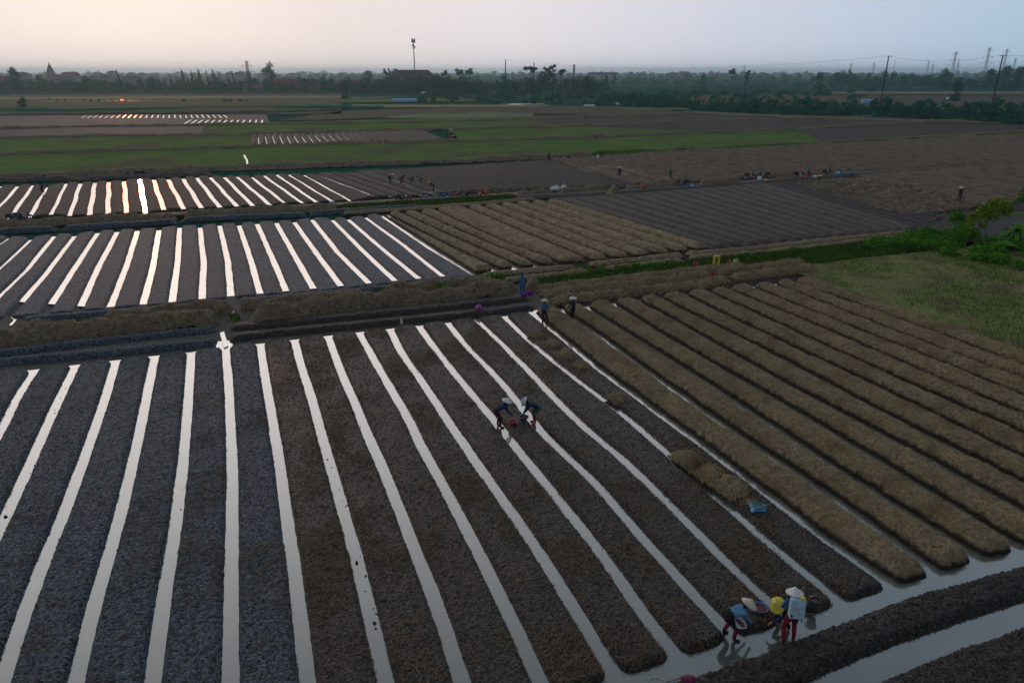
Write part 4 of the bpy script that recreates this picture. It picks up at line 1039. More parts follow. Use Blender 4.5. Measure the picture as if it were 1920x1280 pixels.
# telecom mast
Y = 650; x = xat(Y, 776.5, 110); h = zat(Y, 72) + .2
o = thing('telecom_mast', 'slim tall mast with a cluster of antennas above the long dark-roofed building', 'mast', (x, Y, -.2))
a = MB(); a.tube([(0, 0, 0), (0, 0, h * .5), (0, 0, h * .96)], [.55, .42, .3], 10); a.build('mast_pole', M['pole'], o)
for zf in (.80, .93):
    a = MB(); a.tube([(0, 0, h * zf), (0, 0, h * zf + .3)], 1.3, 12); a.build('platform', M['pole'], o)
for k in range(6):
    c_, s_ = math.cos(k * PI / 3), math.sin(k * PI / 3)
    a = MB(); a.box((c_ * 1.3, s_ * 1.3, h * .955), (.5, .5, 3.2), bev=.05); a.build('antenna', M['wall_white'] if k % 2 else M['pole'], o)
for k in range(3):
    a = MB(); a.ball((math.cos(k * 2.1) * 1.0, math.sin(k * 2.1) * 1.0, h * (.83 + .02 * k)), (.75, .75, .75), 2); a.build('dish', M['pole'], o)
def pole(px, pb, pt, label, rad=.16, arm=None, Y=None, group=None):
    x, y = gp(px, pb) if Y is None else (xat(Y, px, pb), Y)
    h = zat(y, pt) + .2
    o = thing('utility_pole', label, 'utility pole', (x, y, -.2), 0, group)
    a = MB(); a.tube([(0, 0, 0), (0, 0, h)], [rad, rad * .65], 8); a.build('post', M['pole'], o)
    for zf, ln in (arm or []):
        a = MB(); a.box((0, 0, h * zf), (ln, .12, .14)); a.build('crossarm', M['pole'], o)
        for sx in (-.45, .45):
            b = MB(); b.tube([(sx * ln, 0, h * zf + .07), (sx * ln, 0, h * zf + .35)], [.07, .05], 6); b.build('insulator', M['wall_white'], o)
    return (x, y, h)
tA = pole(1650, 200, 105, 'tall leaning-looking pole left of the other in the right fields', rad=.34, arm=[(.99, 2.6), (.75, 1.2)])
tB = pole(1857, 208, 103, 'tall pole near the right edge rising over the hedge', rad=.32, arm=[(.985, 2.6), (.72, 1.2)])
tC = pole(948, 182, 112, 'dark pole with a small side arm left of the grove top', rad=.42, arm=[(.6, 3.0)], Y=480)
tD = pole(1000.5, 182, 118, 'plain dark pole standing among the grove trees', rad=.42, Y=480)
tE = pole(1672, 150, 114, 'small distant pole right of the taller left one', rad=.4, arm=[(.97, 3)], Y=1000)
def wire(p, q, label, sag=2.0, r=.02):
    a = MB(); pts = []
    for k in range(17):
        f = k / 16; v = Vector(p).lerp(Vector(q), f); v.z -= sag * 4 * f * (1 - f); pts.append(v)
    a.tube(pts, r, 4, cap=False); o = a.build('power_line', M['pole']); tag(o, label, 'power line', 'power lines between the poles')
for sx in (-1.1, 1.1):
    wire((tA[0] + sx, tA[1], tA[2] * .985), (tB[0] + sx, tB[1], tB[2] * .98), 'thin power line strung between the two tall poles on the right')
    wire((tC[0] + sx, tC[1], tC[2] * .99), (tA[0] + sx, tA[1], tA[2] * .985), 'thin power line running from the grove pole to the tall pole on the right', 5)
    wire((tB[0] + sx, tB[1], tB[2] * .98), (tB[0] + 130, tB[1] - 60, tB[2] * .98), 'thin power line leaving the right pole past the picture edge')

# ---------------------------------------------------------------- greenery at the right edge
def near_plant(name, label, cat, base, lumps, n, size, mat, stems, seed, stem_mat='bark_pale', group=None):
    o = thing(name, label, cat, (base[0], base[1], 0.05), 0, group)
    if stems:
        a = MB()
        for pts, r0 in stems: a.tube(pts, [r0 * (1 - .75 * i / (len(pts) - 1)) for i in range(len(pts))], 7)
        a.build('trunk', M[stem_mat], o)
    leaf_obj('crown' if stems else 'foliage', lumps, n, size, M[mat], o, seed)
    return o
bx, by = gp(1843, 464)
near_plant('fruit_tree', 'slim forked tree with airy yellow green crown at the right edge', 'tree', (bx, by),
           [(-.5, 0, 3.0, .75, .7, .6), (.2, .2, 3.4, .9, .8, .55), (.9, 0, 3.5, .8, .7, .5), (-1.1, .2, 2.6, .6, .6, .5), (.1, -.2, 2.7, .6, .6, .5), (1.3, .1, 3.0, .5, .5, .4), (-1.6, 0, 2.1, .5, .5, .45), (-.5, -.1, 1.9, .35, .4, .4), (.5, .3, 3.9, .5, .5, .3)],
           2600, .13, 'leaf_yellow', [([(0, 0, 0), (-.12, 0, .9), (-.35, 0, 2.0), (-.6, 0, 2.9)], .07), ([(.02, 0, .3), (.45, 0, .9), (.85, 0, 1.35)], .06), ([(-.35, 0, 1.9), (.2, .1, 2.7), (.5, .1, 3.3)], .045), ([(-.3, 0, 1.7), (-1.1, .1, 2.3), (-1.5, 0, 2.4)], .035), ([(-.1, 0, 1.3), (.5, 0, 2.2), (1.0, 0, 3.1)], .035)], 1)
bx, by = gp(1761, 447)
near_plant('bare_sapling', 'nearly leafless grey sapling with red leaf tips left of the forked tree', 'sapling', (bx, by), [(-.55, 0, 1.75, .28, .2, .08)], 60, .1, 'plastic_red',
           [([(0, 0, 0), (0, 0, .8), (-.05, 0, 1.2), (-.5, 0, 1.7)], .05), ([(0, 0, 1.0), (.35, 0, 1.35), (.7, 0, 1.5)], .035), ([(.02, 0, .9), (.1, 0, 1.6), (-.05, .1, 2.2)], .03), ([(0, 0, 1.1), (-.3, .1, 1.3), (-.9, .1, 1.35)], .025)], 2)
bx, by = gp(1782, 455)
near_plant('young_tree', 'small pale green leafy sapling between the bare sapling and the forked tree', 'tree', (bx, by), [(0, 0, 2.4, .6, .6, .55), (.5, 0, 2.0, .6, .5, .5), (-.3, 0, 1.9, .4, .4, .4), (.9, .2, 1.6, .4, .4, .4)], 600, .12, 'leaf_near',
           [([(.2, 0, 0), (.2, 0, 1.0), (0, 0, 2.2)], .05), ([(.2, 0, .9), (.7, 0, 1.8)], .035)], 3, 'bark')
bx, by = gp(1797, 462)
o = thing('sugarcane_clump', 'bright upright grass-like clump left of the forked tree', 'plant', (bx, by, .05))
G0 = np.array([[[-.45, -.3, .06], [.45, -.3, .06]], [[-.45, .3, .06], [.45, .3, .06]]], float)
b = blades('leaf_blades', [G0], 330, (.7, 1.6), .05, M['leaf_near'], upright=.75, seed=21, kind=None, zmin=-1); b.parent = o
def big_leaf_plant(px, pb, n, ln, label, seed, hz=1.2):
    bx, by = gp(px, pb); rr = random.Random(seed)
    o = thing('banana_plant', label, 'banana plant', (bx, by, .05), 0, 'banana plants at the right edge')
    a = MB()
    for k in range(3):
        q = rr.uniform(-.5, .5); a.tube([(q, q * .5, 0), (q * 1.1, q * .5, hz)], [.13, .08], 7)
    a.build('stem', M['bark'], o)
    for k in range(n):
        az = rr.uniform(0, 6.28); L_ = ln * rr.uniform(.7, 1.15); up = rr.uniform(.3, 1.1); m = MB(); bm = m.bm
        rows_ = []
        for j in range(9):
            f = j / 8; r_ = L_ * f * math.cos(up * (1 - f * .5)); z = hz + L_ * f * math.sin(up) - .75 * L_ * f * f
            w = .20 * math.sin(PI * min(1, .12 + f * .88)) + .02
            c = Vector((r_ * math.cos(az), r_ * math.sin(az), z)); sd = Vector((-math.sin(az), math.cos(az), -.25)) * w; s2 = Vector((math.sin(az), -math.cos(az), -.25)) * w
            rows_.append([bm.verts.new(c + sd), bm.verts.new(c), bm.verts.new(c + s2)])
        for j in range(8):
            for i in range(2): bm.faces.new((rows_[j][i], rows_[j][i + 1], rows_[j + 1][i + 1], rows_[j + 1][i]))
        m.build('leaf', M['leaf_near'], o)
big_leaf_plant(1902, 462, 17, 2.0, 'large banana plant with arching leaves just right of the forked tree', 1)
big_leaf_plant(1935, 448, 12, 2.6, 'second banana plant cut by the right picture edge', 2, 1.8)
big_leaf_plant(1880, 476, 9, 1.6, 'smaller banana plant below the larger ones', 3, .6)
bx, by = gp(1925, 440)
near_plant('broadleaf_tree', 'dense green tree leaning in at the right edge above the banana plants', 'tree', (bx, by), [(0, 0, 4.2, 1.2, 1.1, 1.0), (-.8, 0, 3.4, .9, .9, .7), (.8, .2, 3.2, 1.0, 1, .8), (-.4, 0, 5.2, .7, .7, .6)], 1700, .17, 'leaf_near', [([(0, 0, 0), (.05, 0, 2), (0, 0, 4)], .12)], 5, 'bark')
rs = random.Random(31)
for k in range(64):
    px = rs.uniform(1640, 1990); pb = np.interp(px, [1640, 1740, 1830, 1920, 1990], [468, 472, 490, 512, 526]) - rs.uniform(0, 50) * min(1, (px - 1620) / 200)
    bx, by = gp(px, pb); w = rs.uniform(.6, 1.2)
    near_plant('ground_shrub', 'leafy green shrub of the tangled thicket at the right edge', 'shrub', (bx, by), [(rs.uniform(-.5, .5), rs.uniform(-.4, .4), rs.uniform(.15, .5), w * rs.uniform(.5, .9), w * rs.uniform(.5, .9), rs.uniform(.3, .6)) for _ in range(6)], 520, .12, 'leaf_near', None, 600 + k, group='shrubs of the right thicket')
for k, (px, pb) in enumerate([(1085, 512), (1098, 510), (1140, 507), (1165, 505), (1190, 503), (1215, 501), (1240, 499), (1262, 497), (1400, 484), (1440, 480), (1470, 477), (1500, 473), (1540, 469), (1580, 465), (1625, 461), (905, 525), (930, 522), (830, 543), (735, 547)]):
    bx, by = gp(px, pb + 3)
    near_plant('ground_shrub', 'low dark green weed clump along the grassy path', 'shrub', (bx, by), [(rs.uniform(-.6, .6), rs.uniform(-.2, .2), rs.uniform(.15, .3), rs.uniform(.35, .6), rs.uniform(.3, .4), rs.uniform(.2, .32)) for _ in range(4)], 260, .09, 'leaf_near', None, 700 + k, group='weed clumps along the path')
# ---------------------------------------------------------------- people
def ik(a, b, l1, l2, pole):
    d = b - a; D = d.length
    if D > (l1 + l2) * .995: b = a + d.normalized() * (l1 + l2) * .995; d = b - a; D = d.length
    x = (l1 * l1 - l2 * l2 + D * D) / (2 * D); h = math.sqrt(max(l1 * l1 - x * x, 1e-5))
    n = d.normalized(); p = (pole - n * pole.dot(n))
    p = p.normalized() if p.length > 1e-5 else n.orthogonal().normalized()
    return a + n * x + p * h, b

def cone_hat(parent, c, axis, mat, r=.225, h=.17, spots=None, strap=None):
    Mx = Matrix.Translation(c) @ Vector(axis).normalized().to_track_quat('Z', 'Y').to_matrix().to_4x4()
    m = MB(); m.lathe([(r, 0), (r * .985, .012), (r * .66, h * .36), (r * .34, h * .68), (r * .06, h * .985), (0, h), ], 28, Mx)
    m.lathe([(0, h - .03), (r * .3, h * .62), (r * .64, h * .30), (r * .99, -.004), (r, 0)], 28, Mx)
    o = m.build('hat', M[mat], parent)
    if spots:
        s = MB()
        for a, f, q in spots:
            rr_ = r * f; z = h * (1 - f) * .98 + .012
            s.ball((rr_ * math.cos(a), rr_ * math.sin(a), z), (q, q, .012), 2, .15, int(a * 9), Mx)
        s.build('flower_print', M['pink'], o)
    return o

def brim_hat(parent, c, axis, mat):
    Mx = Matrix.Translation(c) @ Vector(axis).normalized().to_track_quat('Z', 'Y').to_matrix().to_4x4()
    m = MB(); m.lathe([(.19, -.01), (.12, .02), (.115, .09), (.08, .14), (0, .15)], 20, Mx); m.lathe([(0, .03), (.11, .012), (.19, -.014), (.19, -.01)], 20, Mx)
    return m.build('hat', M[mat], parent)

def person(label, px, py, heading, lean, hands, shirt, trousers, hat=('hat', 'cone'), z=0.0, feet=((-.12, .0), (.12, .0)), hip=.80, sleeve=None, boots='skin', gloves='skin', scarf=None, headpitch=.55, back=-.10, side=0.0, size=1.0, group=None, apron=None, fingers=True, hatopt=None, xy=None):
    x, y = xy if xy else gp(px, py, z)
    root = thing('person', label, 'person', (x, y, z), heading, group); root.scale = (size,) * 3
    V3 = Vector
    sd_ = V3((side, math.sin(lean), math.cos(lean))).normalized()
    P = V3((0, back * math.sin(lean) * 1.6, hip))
    waist, chest, neck = P + sd_ * .17, P + sd_ * .37, P + sd_ * .50
    hp = lean * headpitch
    hd = V3((side * .5, math.sin(hp), math.cos(hp))).normalized()
    hc, ht = neck + hd * .11, neck + hd * .22
    up = hd.cross(V3((1, 0, 0))); fwd = -up if up.y < 0 else up
    fwd = V3((1, 0, 0)).cross(hd) * -1
    if fwd.y < 0 and abs(fwd.y) > .05: fwd = -fwd
    nodes, edges, reg = [], [], []
    def nd(p, r, q): nodes.append((V3(p), r, q)); return len(nodes) - 1
    def ed(a, b): edges.append((a, b))
    iP = nd(P, .125, 2); iW = nd(waist, .118, 1); iC = nd(chest, .135, 1); iN = nd(neck, .055, 0); iH = nd(hc, .088, 0); iT = nd(ht, .075, 0)
    for a, b in ((iP, iW), (iW, iC), (iC, iN), (iN, iH), (iH, iT)): ed(a, b)
    iNo = nd(hc + fwd * .105 - hd * .01, .014, 0); ed(iH, iNo)
    iJ = nd(hc + fwd * .055 - hd * .075, .036, 0); ed(iH, iJ)
    segs = [(iP, iW, 3), (iW, iC, 1), (iC, iN, 1), (iN, iH, 0), (iH, iT, 0), (iH, iNo, 0), (iH, iJ, 0)]
    sm = sleeve if sleeve is not None else 1
    for k, s in enumerate((-1, 1)):
        hj = P + V3((s * .095, 0, -.03)); ft = V3((feet[k][0], feet[k][1], .05))
        if len(feet[k]) > 2: ft.z = feet[k][2]
        kn, an = ik(hj, ft, .40, .40, V3((s * .15, 1, 0)))
        a = nd(hj, .100, 2); b = nd(kn, .068, 2); c = nd(an, .046, 4); d = nd(an + V3((s * .02, .10, -.02)), .040, 4); e = nd(an + V3((s * .03, .17, -.03)), .028, 4)
        mid = nd((kn + an) / 2 + V3((0, -.02, 0)), .062, 2)
        for u, w_ in ((iP, a), (a, b), (b, mid), (mid, c), (c, d), (d, e)): ed(u, w_)
        segs += [(iP, a, 3), (a, b, 3), (b, mid, 2), (mid, c, 4 if boots != 'skin' else 2), (c, d, 4), (d, e, 4)]
        sh = P + sd_ * .43 + V3((s * .165, 0, 0)); tg = V3(hands[k])
        el, wr = ik(sh, tg, .265, .235, V3((s * .8, -.5, -.35)))
        a = nd(sh, .068, 1); b = nd(el, .047, 1); c = nd(wr, .032, 5); m2 = nd((el + wr) / 2, .042, 1)
        dr = (wr - el).normalized(); sidev = dr.cross(V3((0, 0, 1)));
        sidev = sidev.normalized() if sidev.length > .05 else V3((1, 0, 0)); dn = dr.cross(sidev)
        if dn.z > 0: dn = -dn
        p0 = nd(wr + dr * .05, .030, 5); p1 = nd(wr + dr * .085, .030, 5)
        for u, w_ in ((iC, a), (a, b), (b, m2), (m2, c), (c, p0), (p0, p1)): ed(u, w_)
        segs += [(iC, a, 1), (a, b, 1), (b, m2, sm), (m2, c, sm), (c, p0, 5), (p0, p1, 5)]
        if fingers:
            for j, (off, ln) in enumerate(((-.028, .060), (-.010, .072), (.010, .068), (.027, .052))):
                r0 = wr + dr * .085 + sidev * off
                f1 = nd(r0 + dr * .02, .0095, 5); f2 = nd(r0 + dr * (.02 + ln * .5) + dn * .008, .0088, 5); f3 = nd(r0 + dr * (.02 + ln * .85) + dn * .028, .0075, 5)
                for u, w_ in ((p1, f1), (f1, f2), (f2, f3)): ed(u, w_)
                segs += [(p1, f1, 5), (f1, f2, 5), (f2, f3, 5)]
            t0 = wr + dr * .035 - sidev * s * .03
            f1 = nd(t0 - sidev * s * .015, .011, 5); f2 = nd(t0 - sidev * s * .03 + dr * .03 + dn * .01, .0095, 5); f3 = nd(t0 - sidev * s * .03 + dr * .055 + dn * .02, .008, 5)
            for u, w_ in ((p0, f1), (f1, f2), (f2, f3)): ed(u, w_)
            segs += [(p0, f1, 5), (f1, f2, 5), (f2, f3, 5)]
    me = bpy.data.meshes.new('body_frame'); me.from_pydata([n[0] for n in nodes], edges, []); me.update()
    tmp = bpy.data.objects.new('body_frame', me); C.objects.link(tmp)
    tmp.modifiers.new('skin', 'SKIN'); sv = me.skin_vertices[0].data
    for k, n in enumerate(nodes): sv[k].radius = (n[1], n[1]); sv[k].use_root = (k == 0)
    sb = tmp.modifiers.new('sub', 'SUBSURF'); sb.levels = 2 if fingers else 1; sb.render_levels = sb.levels
    dg = bpy.context.evaluated_depsgraph_get(); bm_ = bpy.data.meshes.new_from_object(tmp.evaluated_get(dg))
    bpy.data.objects.remove(tmp); bm_.name = 'body'
    bm_.materials.clear()
    for m in ('skin', shirt, trousers, apron or trousers, boots if boots != 'skin' else 'skin', gloves): bm_.materials.append(M[m])
    A = np.array([nodes[s[0]][0] for s in segs]); B = np.array([nodes[s[1]][0] for s in segs]); Rr = np.array([(nodes[s[0]][1] + nodes[s[1]][1]) / 2 for s in segs]); Q = np.array([s[2] for s in segs])
    n = len(bm_.polygons); ctr = np.empty(n * 3); bm_.polygons.foreach_get('center', ctr); ctr = ctr.reshape(-1, 3)
    BA = B - A; t = np.clip(((ctr[:, None, :] - A) * BA).sum(2) / (BA * BA).sum(1), 0, 1)
    dd = np.linalg.norm(ctr[:, None, :] - (A + t[..., None] * BA), axis=2) / Rr
    bm_.polygons.foreach_set('material_index', Q[dd.argmin(1)].astype(np.int32)); bm_.polygons.foreach_set('use_smooth', np.full(n, True))
    bo = link('body', bm_, None, root)
    h = MB(); h.ball(hc + hd * .035 - fwd * .02, (.098, .105, .10), 2); h.ball(neck + hd * .05 - fwd * .07, (.045, .04, .08), 2); h.build('hair', M['hair'], root)
    if scarf:
        s_ = MB(); s_.ball(hc - hd * .055 + fwd * .012, (.104, .112, .088), 3, .05, 3); s_.build('scarf', M[scarf], root)
    if hat:
        if hat[1] == 'cone': cone_hat(root, hc + hd * .055, hd * 1.0 + fwd * (hatopt or {}).get('tip', 0), hat[0], spots=(hatopt or {}).get('spots'))
        else: brim_hat(root, hc + hd * .07, hd, hat[0])
    Mw = Matrix.Translation((x, y, z)) @ Matrix.Rotation(heading, 4, 'Z') @ Matrix.Scale(size, 4)
    return root, Mw

def head_from(dx, dy):  # heading (rotation about z) for a person facing world direction (dx, dy)
    return math.atan2(-dx, dy)

P1, _ = person('person in a light blue shirt and black waist cloth bending over the bed end', 1368, 1195, head_from(1, .12), 1.28, ((-.12, .50, .36), (.02, .62, .34)), 'skyblue', 'red_cloth', apron='black', boots='maroon', gloves='black', feet=((-.16, -.12), (.14, .05)), hip=.78, headpitch=.42, sleeve=1)
P2, _ = person('person seen from behind with a spray tank, blue top, red trousers and white cone hat', 1477, 1200, head_from(.12, 1), .16, ((-.26, .28, .66), (.27, .18, .74)), 'blue', 'red_cloth', hat=('hat_white', 'cone'), feet=((-.16, -.16), (.15, .04)), hip=.82, boots='skin', sleeve=0, headpitch=1.2)
P3, _ = person('crouched person under a yellow flowered cone hat beside the spray tank', 1471, 1174, head_from(-.85, -.45), 1.25, ((-.02, .52, .38), (-.2, .44, .40)), 'navy', 'black', hat=('hat_yellow', 'cone'), feet=((-.14, 0), (.14, 0)), hip=.62, sleeve=1, headpitch=.62, gloves='skin',
               hatopt={'tip': .1, 'spots': [(.4, .62, .045), (3.4, .75, .05), (1.9, .45, .022)]})
P4, _ = person('bent person in navy with a small white cone hat, reaching toward the red basin', 935, 800, head_from(.95, .15), 1.12, ((-.10, .56, .46), (-.02, .62, .42)), 'navy', 'maroon', hat=('hat_white', 'cone'), feet=((-.10, -.04), (.11, .06)), hip=.80, boots='maroon', gloves='black', headpitch=.30)
P5, _ = person('bent person with grey cone hat, green waist cloth and red boots holding a basin', 1003, 793, head_from(-.92, -.10), 1.25, ((-.05, .55, .42), (.12, .50, .38)), 'navy', 'red_cloth', hat=('hat_grey', 'cone'), feet=((-.11, 0), (.11, .02)), hip=.80, boots='plastic_red', apron='green_cloth', gloves='teal', headpitch=.85)
P6, _ = person('standing person in a blue jacket seen from behind, pale cone hat, holding straw', 1020, 609, head_from(.5, .85), .10, ((-.12, .34, .66), (.16, .36, .68)), 'blue', 'maroon', hat=('hat', 'cone'), feet=((-.11, 0), (.11, .03)), hip=.82, fingers=False)
P7, _ = person('standing person all in black with a purple scarf and white cone hat', 1074, 604, head_from(-.9, -.3), .06, ((-.14, .30, .82), (.10, .32, .86)), 'black', 'black', hat=('hat_white', 'cone'), feet=((-.10, 0), (.10, .0)), hip=.83, scarf='purple', gloves='black', boots='black', fingers=False)
P8, _ = person('person in blue work clothes and green hat leaning over a straw pile', 980, 556, head_from(-.2, 1), .35, ((-.28, .42, .70), (.26, .42, .72)), 'blue', 'blue', hat=('teal', 'brim'), feet=((-.12, -.05), (.12, .08)), hip=.84, boots='blue', fingers=False, z=.15)
GW4 = None
person('bent person with pale hat, leftmost of four planters in the water plot', 731, 343, head_from(.9, -.2), 1.2, ((-.05, .5, .3), (.1, .5, .3)), 'teal', 'navy', hat=('hat_white', 'brim'), fingers=False, z=.1)
person('bent person in dark blue, second of four planters in the water plot', 752, 345, head_from(.9, -.2), 1.25, ((-.05, .5, .3), (.1, .5, .3)), 'navy', 'red_cloth', hat=('navy', 'brim'), fingers=False, z=.1)
person('bent person in grey trousers, third of four planters in the water plot', 770, 348, head_from(.9, -.2), 1.2, ((-.05, .5, .3), (.1, .5, .3)), 'navy', 'stone_grey', hat=('stone_grey', 'brim'), fingers=False, z=.1)
person('bent person with pale grey back, rightmost of four planters in the water plot', 790, 346, head_from(-.9, -.2), 1.25, ((-.05, .5, .3), (.1, .5, .3)), 'stone_grey', 'navy', hat=('teal', 'brim'), fingers=False, z=.1)
person('bent person in black behind the silver scooter', 812, 361, head_from(-.9, -.1), 1.15, ((-.05, .5, .35), (.1, .5, .35)), 'black', 'black', hat=('yellow', 'brim'), fingers=False, z=.2, hip=.9)
person('lone dark figure standing at the left end of the water plot', 82, 362, head_from(-.3, -.9), .10, ((-.2, .2, .7), (.2, .25, .8)), 'navy', 'black', hat=('teal', 'brim'), fingers=False, z=.1, size=1.08)
person('standing person in teal at the far corner of the dark beds', 1029, 304, head_from(.1, 1), .15, ((-.2, .2, .7), (.2, .2, .7)), 'teal', 'black', hat=('teal', 'brim'), fingers=False, z=.2)
person('bent person with a white sack at the far edge of the brown beds', 1128, 297, head_from(-.9, -.2), 1.0, ((-.1, .45, .4), (.1, .45, .4)), 'green_cloth', 'red_cloth', hat=('stone_grey', 'brim'), fingers=False, z=.2)
person('upright dark person with a white hat in the middle of the brown straw', 1161, 334, head_from(.2, 1), .08, ((-.2, .2, .7), (.2, .2, .7)), 'black', 'navy', hat=('hat_white', 'cone'), fingers=False, z=.1)
person('person in green walking near the small dark motorbike', 1256, 338, head_from(-.3, -1), .12, ((-.25, .15, .7), (.25, .15, .75)), 'green_cloth', 'green_cloth', hat=('green_cloth', 'brim'), fingers=False, z=.1)
person('person in bright blue with red trousers standing between motorbikes', 1515, 333, head_from(.1, -1), .06, ((-.2, .2, .7), (.2, .2, .9)), 'skyblue', 'red_cloth', hat=('skyblue', 'brim'), fingers=False, z=.1, size=1.05)
person('dark person with a white hat alone on the right field above the forked tree', 1799, 375, head_from(-.8, -.4), .35, ((-.15, .35, .6), (.15, .35, .6)), 'maroon', 'black', hat=('hat_white', 'cone'), fingers=False, z=.15)

# ---------------------------------------------------------------- what they carry and use
def on(px, py, z): 
    x, y = gp(px, py, z); return Vector((x, y, z))
def basin(name, label, loc, r, h, mat, fill=None, seed=0, tilt=None, cat='basin'):
    o = thing(name, label, cat, loc)
    if tilt: o.rotation_euler = tilt
    m = MB(); m.lathe([(0, 0), (r * .68, 0), (r * .74, .02), (r * .97, h * .93), (r * 1.06, h * .95), (r * 1.06, h), (r * .95, h), (r * .70, .035), (0, .03)], 32)
    m.build('shell', M[mat], o)
    rm = MB(); rm.lathe([(r * .99, h - .012), (r * 1.075, h - .008), (r * 1.08, h + .008), (r * .98, h + .010), (r * .965, h)], 32); rm.build('rim', M[mat], o)
    if fill:
        rr_ = random.Random(seed); f = MB(); f.lathe([(r * .74, h * .30), (r * .86, h * .62), (r * .5, h * .72), (0, h * .76)], 24)
        for k in range(60):
            a, q = rr_.uniform(0, 6.28), r * .78 * math.sqrt(rr_.random()); f.ball((q * math.cos(a), q * math.sin(a), h * (.76 - .12 * q / r)), (.026, .021, .022), 1, .1, k)
        f.build('shallots', M[fill], o)
    return o
basin('plastic_basin', 'blue basin full of red shallots on the bed end between two workers', on(1425, 1145, .20), .20, .13, 'plastic_blue', 'shallot', 1)
basin('plastic_basin', 'white rimmed basin of red shallots held under the arm of the person in light blue', on(1384, 1172, .52), .17, .12, 'plastic_white', 'shallot', 2, tilt=(.1, .45, 0))
basin('plastic_basin', 'red basin on the dark bed between the two bent workers', on(962, 794, .19), .19, .11, 'plastic_red', 'shallot', 3)
basin('plastic_basin', 'dark blue basin held at the bed edge by the worker in the grey hat', on(982, 786, .22), .20, .13, 'plastic_navy', 'shallot', 4)
def bucket(label, loc, r, h, mat, fill=None, handle=True):
    o = thing('bucket', label, 'bucket', loc)
    m = MB(); m.lathe([(0, 0), (r * .72, 0), (r * .76, .015), (r * .98, h), (r * 1.06, h), (r * 1.06, h * .95), (r, h * .93)], 24); m.lathe([(r * .96, h), (r * .74, .04), (0, .04)], 24); m.build('shell', M[mat], o)
    a = MB(); a.tube([(r * 1.05 * math.cos(t), .35 * r * math.sin(t), h * .95 + r * .55 * math.sin(t)) for t in np.linspace(0, PI, 12)], .006, 6); a.build('handle', M['chrome'], o)
    if fill:
        f = MB(); f.lathe([(r * .9, h * .72), (0, h * .78)], 20); f.build('contents', M[fill], o)
    return o
bucket('dark teal bucket on the bed behind the person with the spray tank', on(1526, 1137, .20), .15, .26, 'plastic_teal', 'shallot')
# knapsack sprayer on the standing person's back
Mw = Matrix.Translation(P2.location) @ Matrix.Rotation(P2.rotation_euler.z, 4, 'Z')
bp_ = Mw @ Vector((0.02, -.215, .98))
o = thing('knapsack_sprayer', 'pale turquoise spray tank with yellow cap carried on the back', 'sprayer', bp_, P2.rotation_euler.z); o.rotation_euler = (-.14, 0.03, P2.rotation_euler.z)
a = MB(); a.box((0, 0, .27), (.40, .17, .50), bev=.045, taper=.94); a.box((0, 0, .03), (.38, .19, .10), bev=.03); a.build('tank', M['tank'], o)
a = MB(); a.lathe([(.075, 0), (.075, .035), (.06, .045), (0, .045)], 20, c=(.10, .01, .515)); a.build('filler_cap', M['yellow'], o)
a = MB(); a.tube([(-.12, 0, .51), (-.12, 0, .55), (-.02, 0, .55), (-.02, 0, .51)], .012, 6); a.build('handle', M['tank'], o)
for s in (-1, 1):
    a = MB(); a.tube([(s * .12, .07, .48), (s * .14, .17, .50), (s * .15, .30, .42), (s * .15, .33, .25), (s * .14, .22, .08), (s * .12, .08, .05)], .016, 6); a.build('shoulder_strap', M['black'], o)
a = MB()
for k, (xx, zz, ww) in enumerate([(-.06, .30, .13), (-.055, .265, .15), (-.05, .23, .14)]):
    for j in range(4): a.box((xx - ww / 2 + (j + .5) * ww / 4, -.089, zz), (ww / 4 * .72, .004, .02 + .004 * ((j + k) % 2)))
a.build('label_print', M['pink'], o, smooth=False)
a = MB(); a.lathe([(.028, -.105), (.028, -.085)], 12, Matrix.Rotation(0, 4, 'X')); a.box((-.14, -.10, .06), (.05, .04, .05), bev=.01); a.build('drain_plug', M['black'], o)
hw_ = Mw @ Vector((.30, .24, .70)); tip = on(1548, 1153, .45)
a = MB(); a.tube([hw_, hw_.lerp(tip, .5) + Vector((0, 0, .01)), tip], .008, 8); a.tube([hw_ - (tip - hw_) * .12, hw_ + (tip - hw_) * .12], .016, 8)
o = thing('spray_lance', 'thin grey spray wand with a white nozzle held out to the right', 'spray wand', hw_); wo = a.build('lance', M['steel'], None); wo.parent = o; wo.location = -hw_
a = MB(); a.lathe([(.012, 0), (.035, .02), (.04, .05), (.02, .07), (0, .07)], 14, Matrix.Translation(tip - hw_) @ (tip - hw_).to_track_quat('Z', 'Y').to_matrix().to_4x4()); a.build('nozzle', M['plastic_white'], o)
a = MB(); a.tube([hw_ - (tip - hw_) * .12, Mw @ Vector((.28, .0, .62)), Mw @ Vector((.2, -.16, .75)), Mw @ Vector((.16, -.2, 1.0))], .008, 6); ho = a.build('hose', M['black'], None); ho.parent = o; ho.location = -hw_
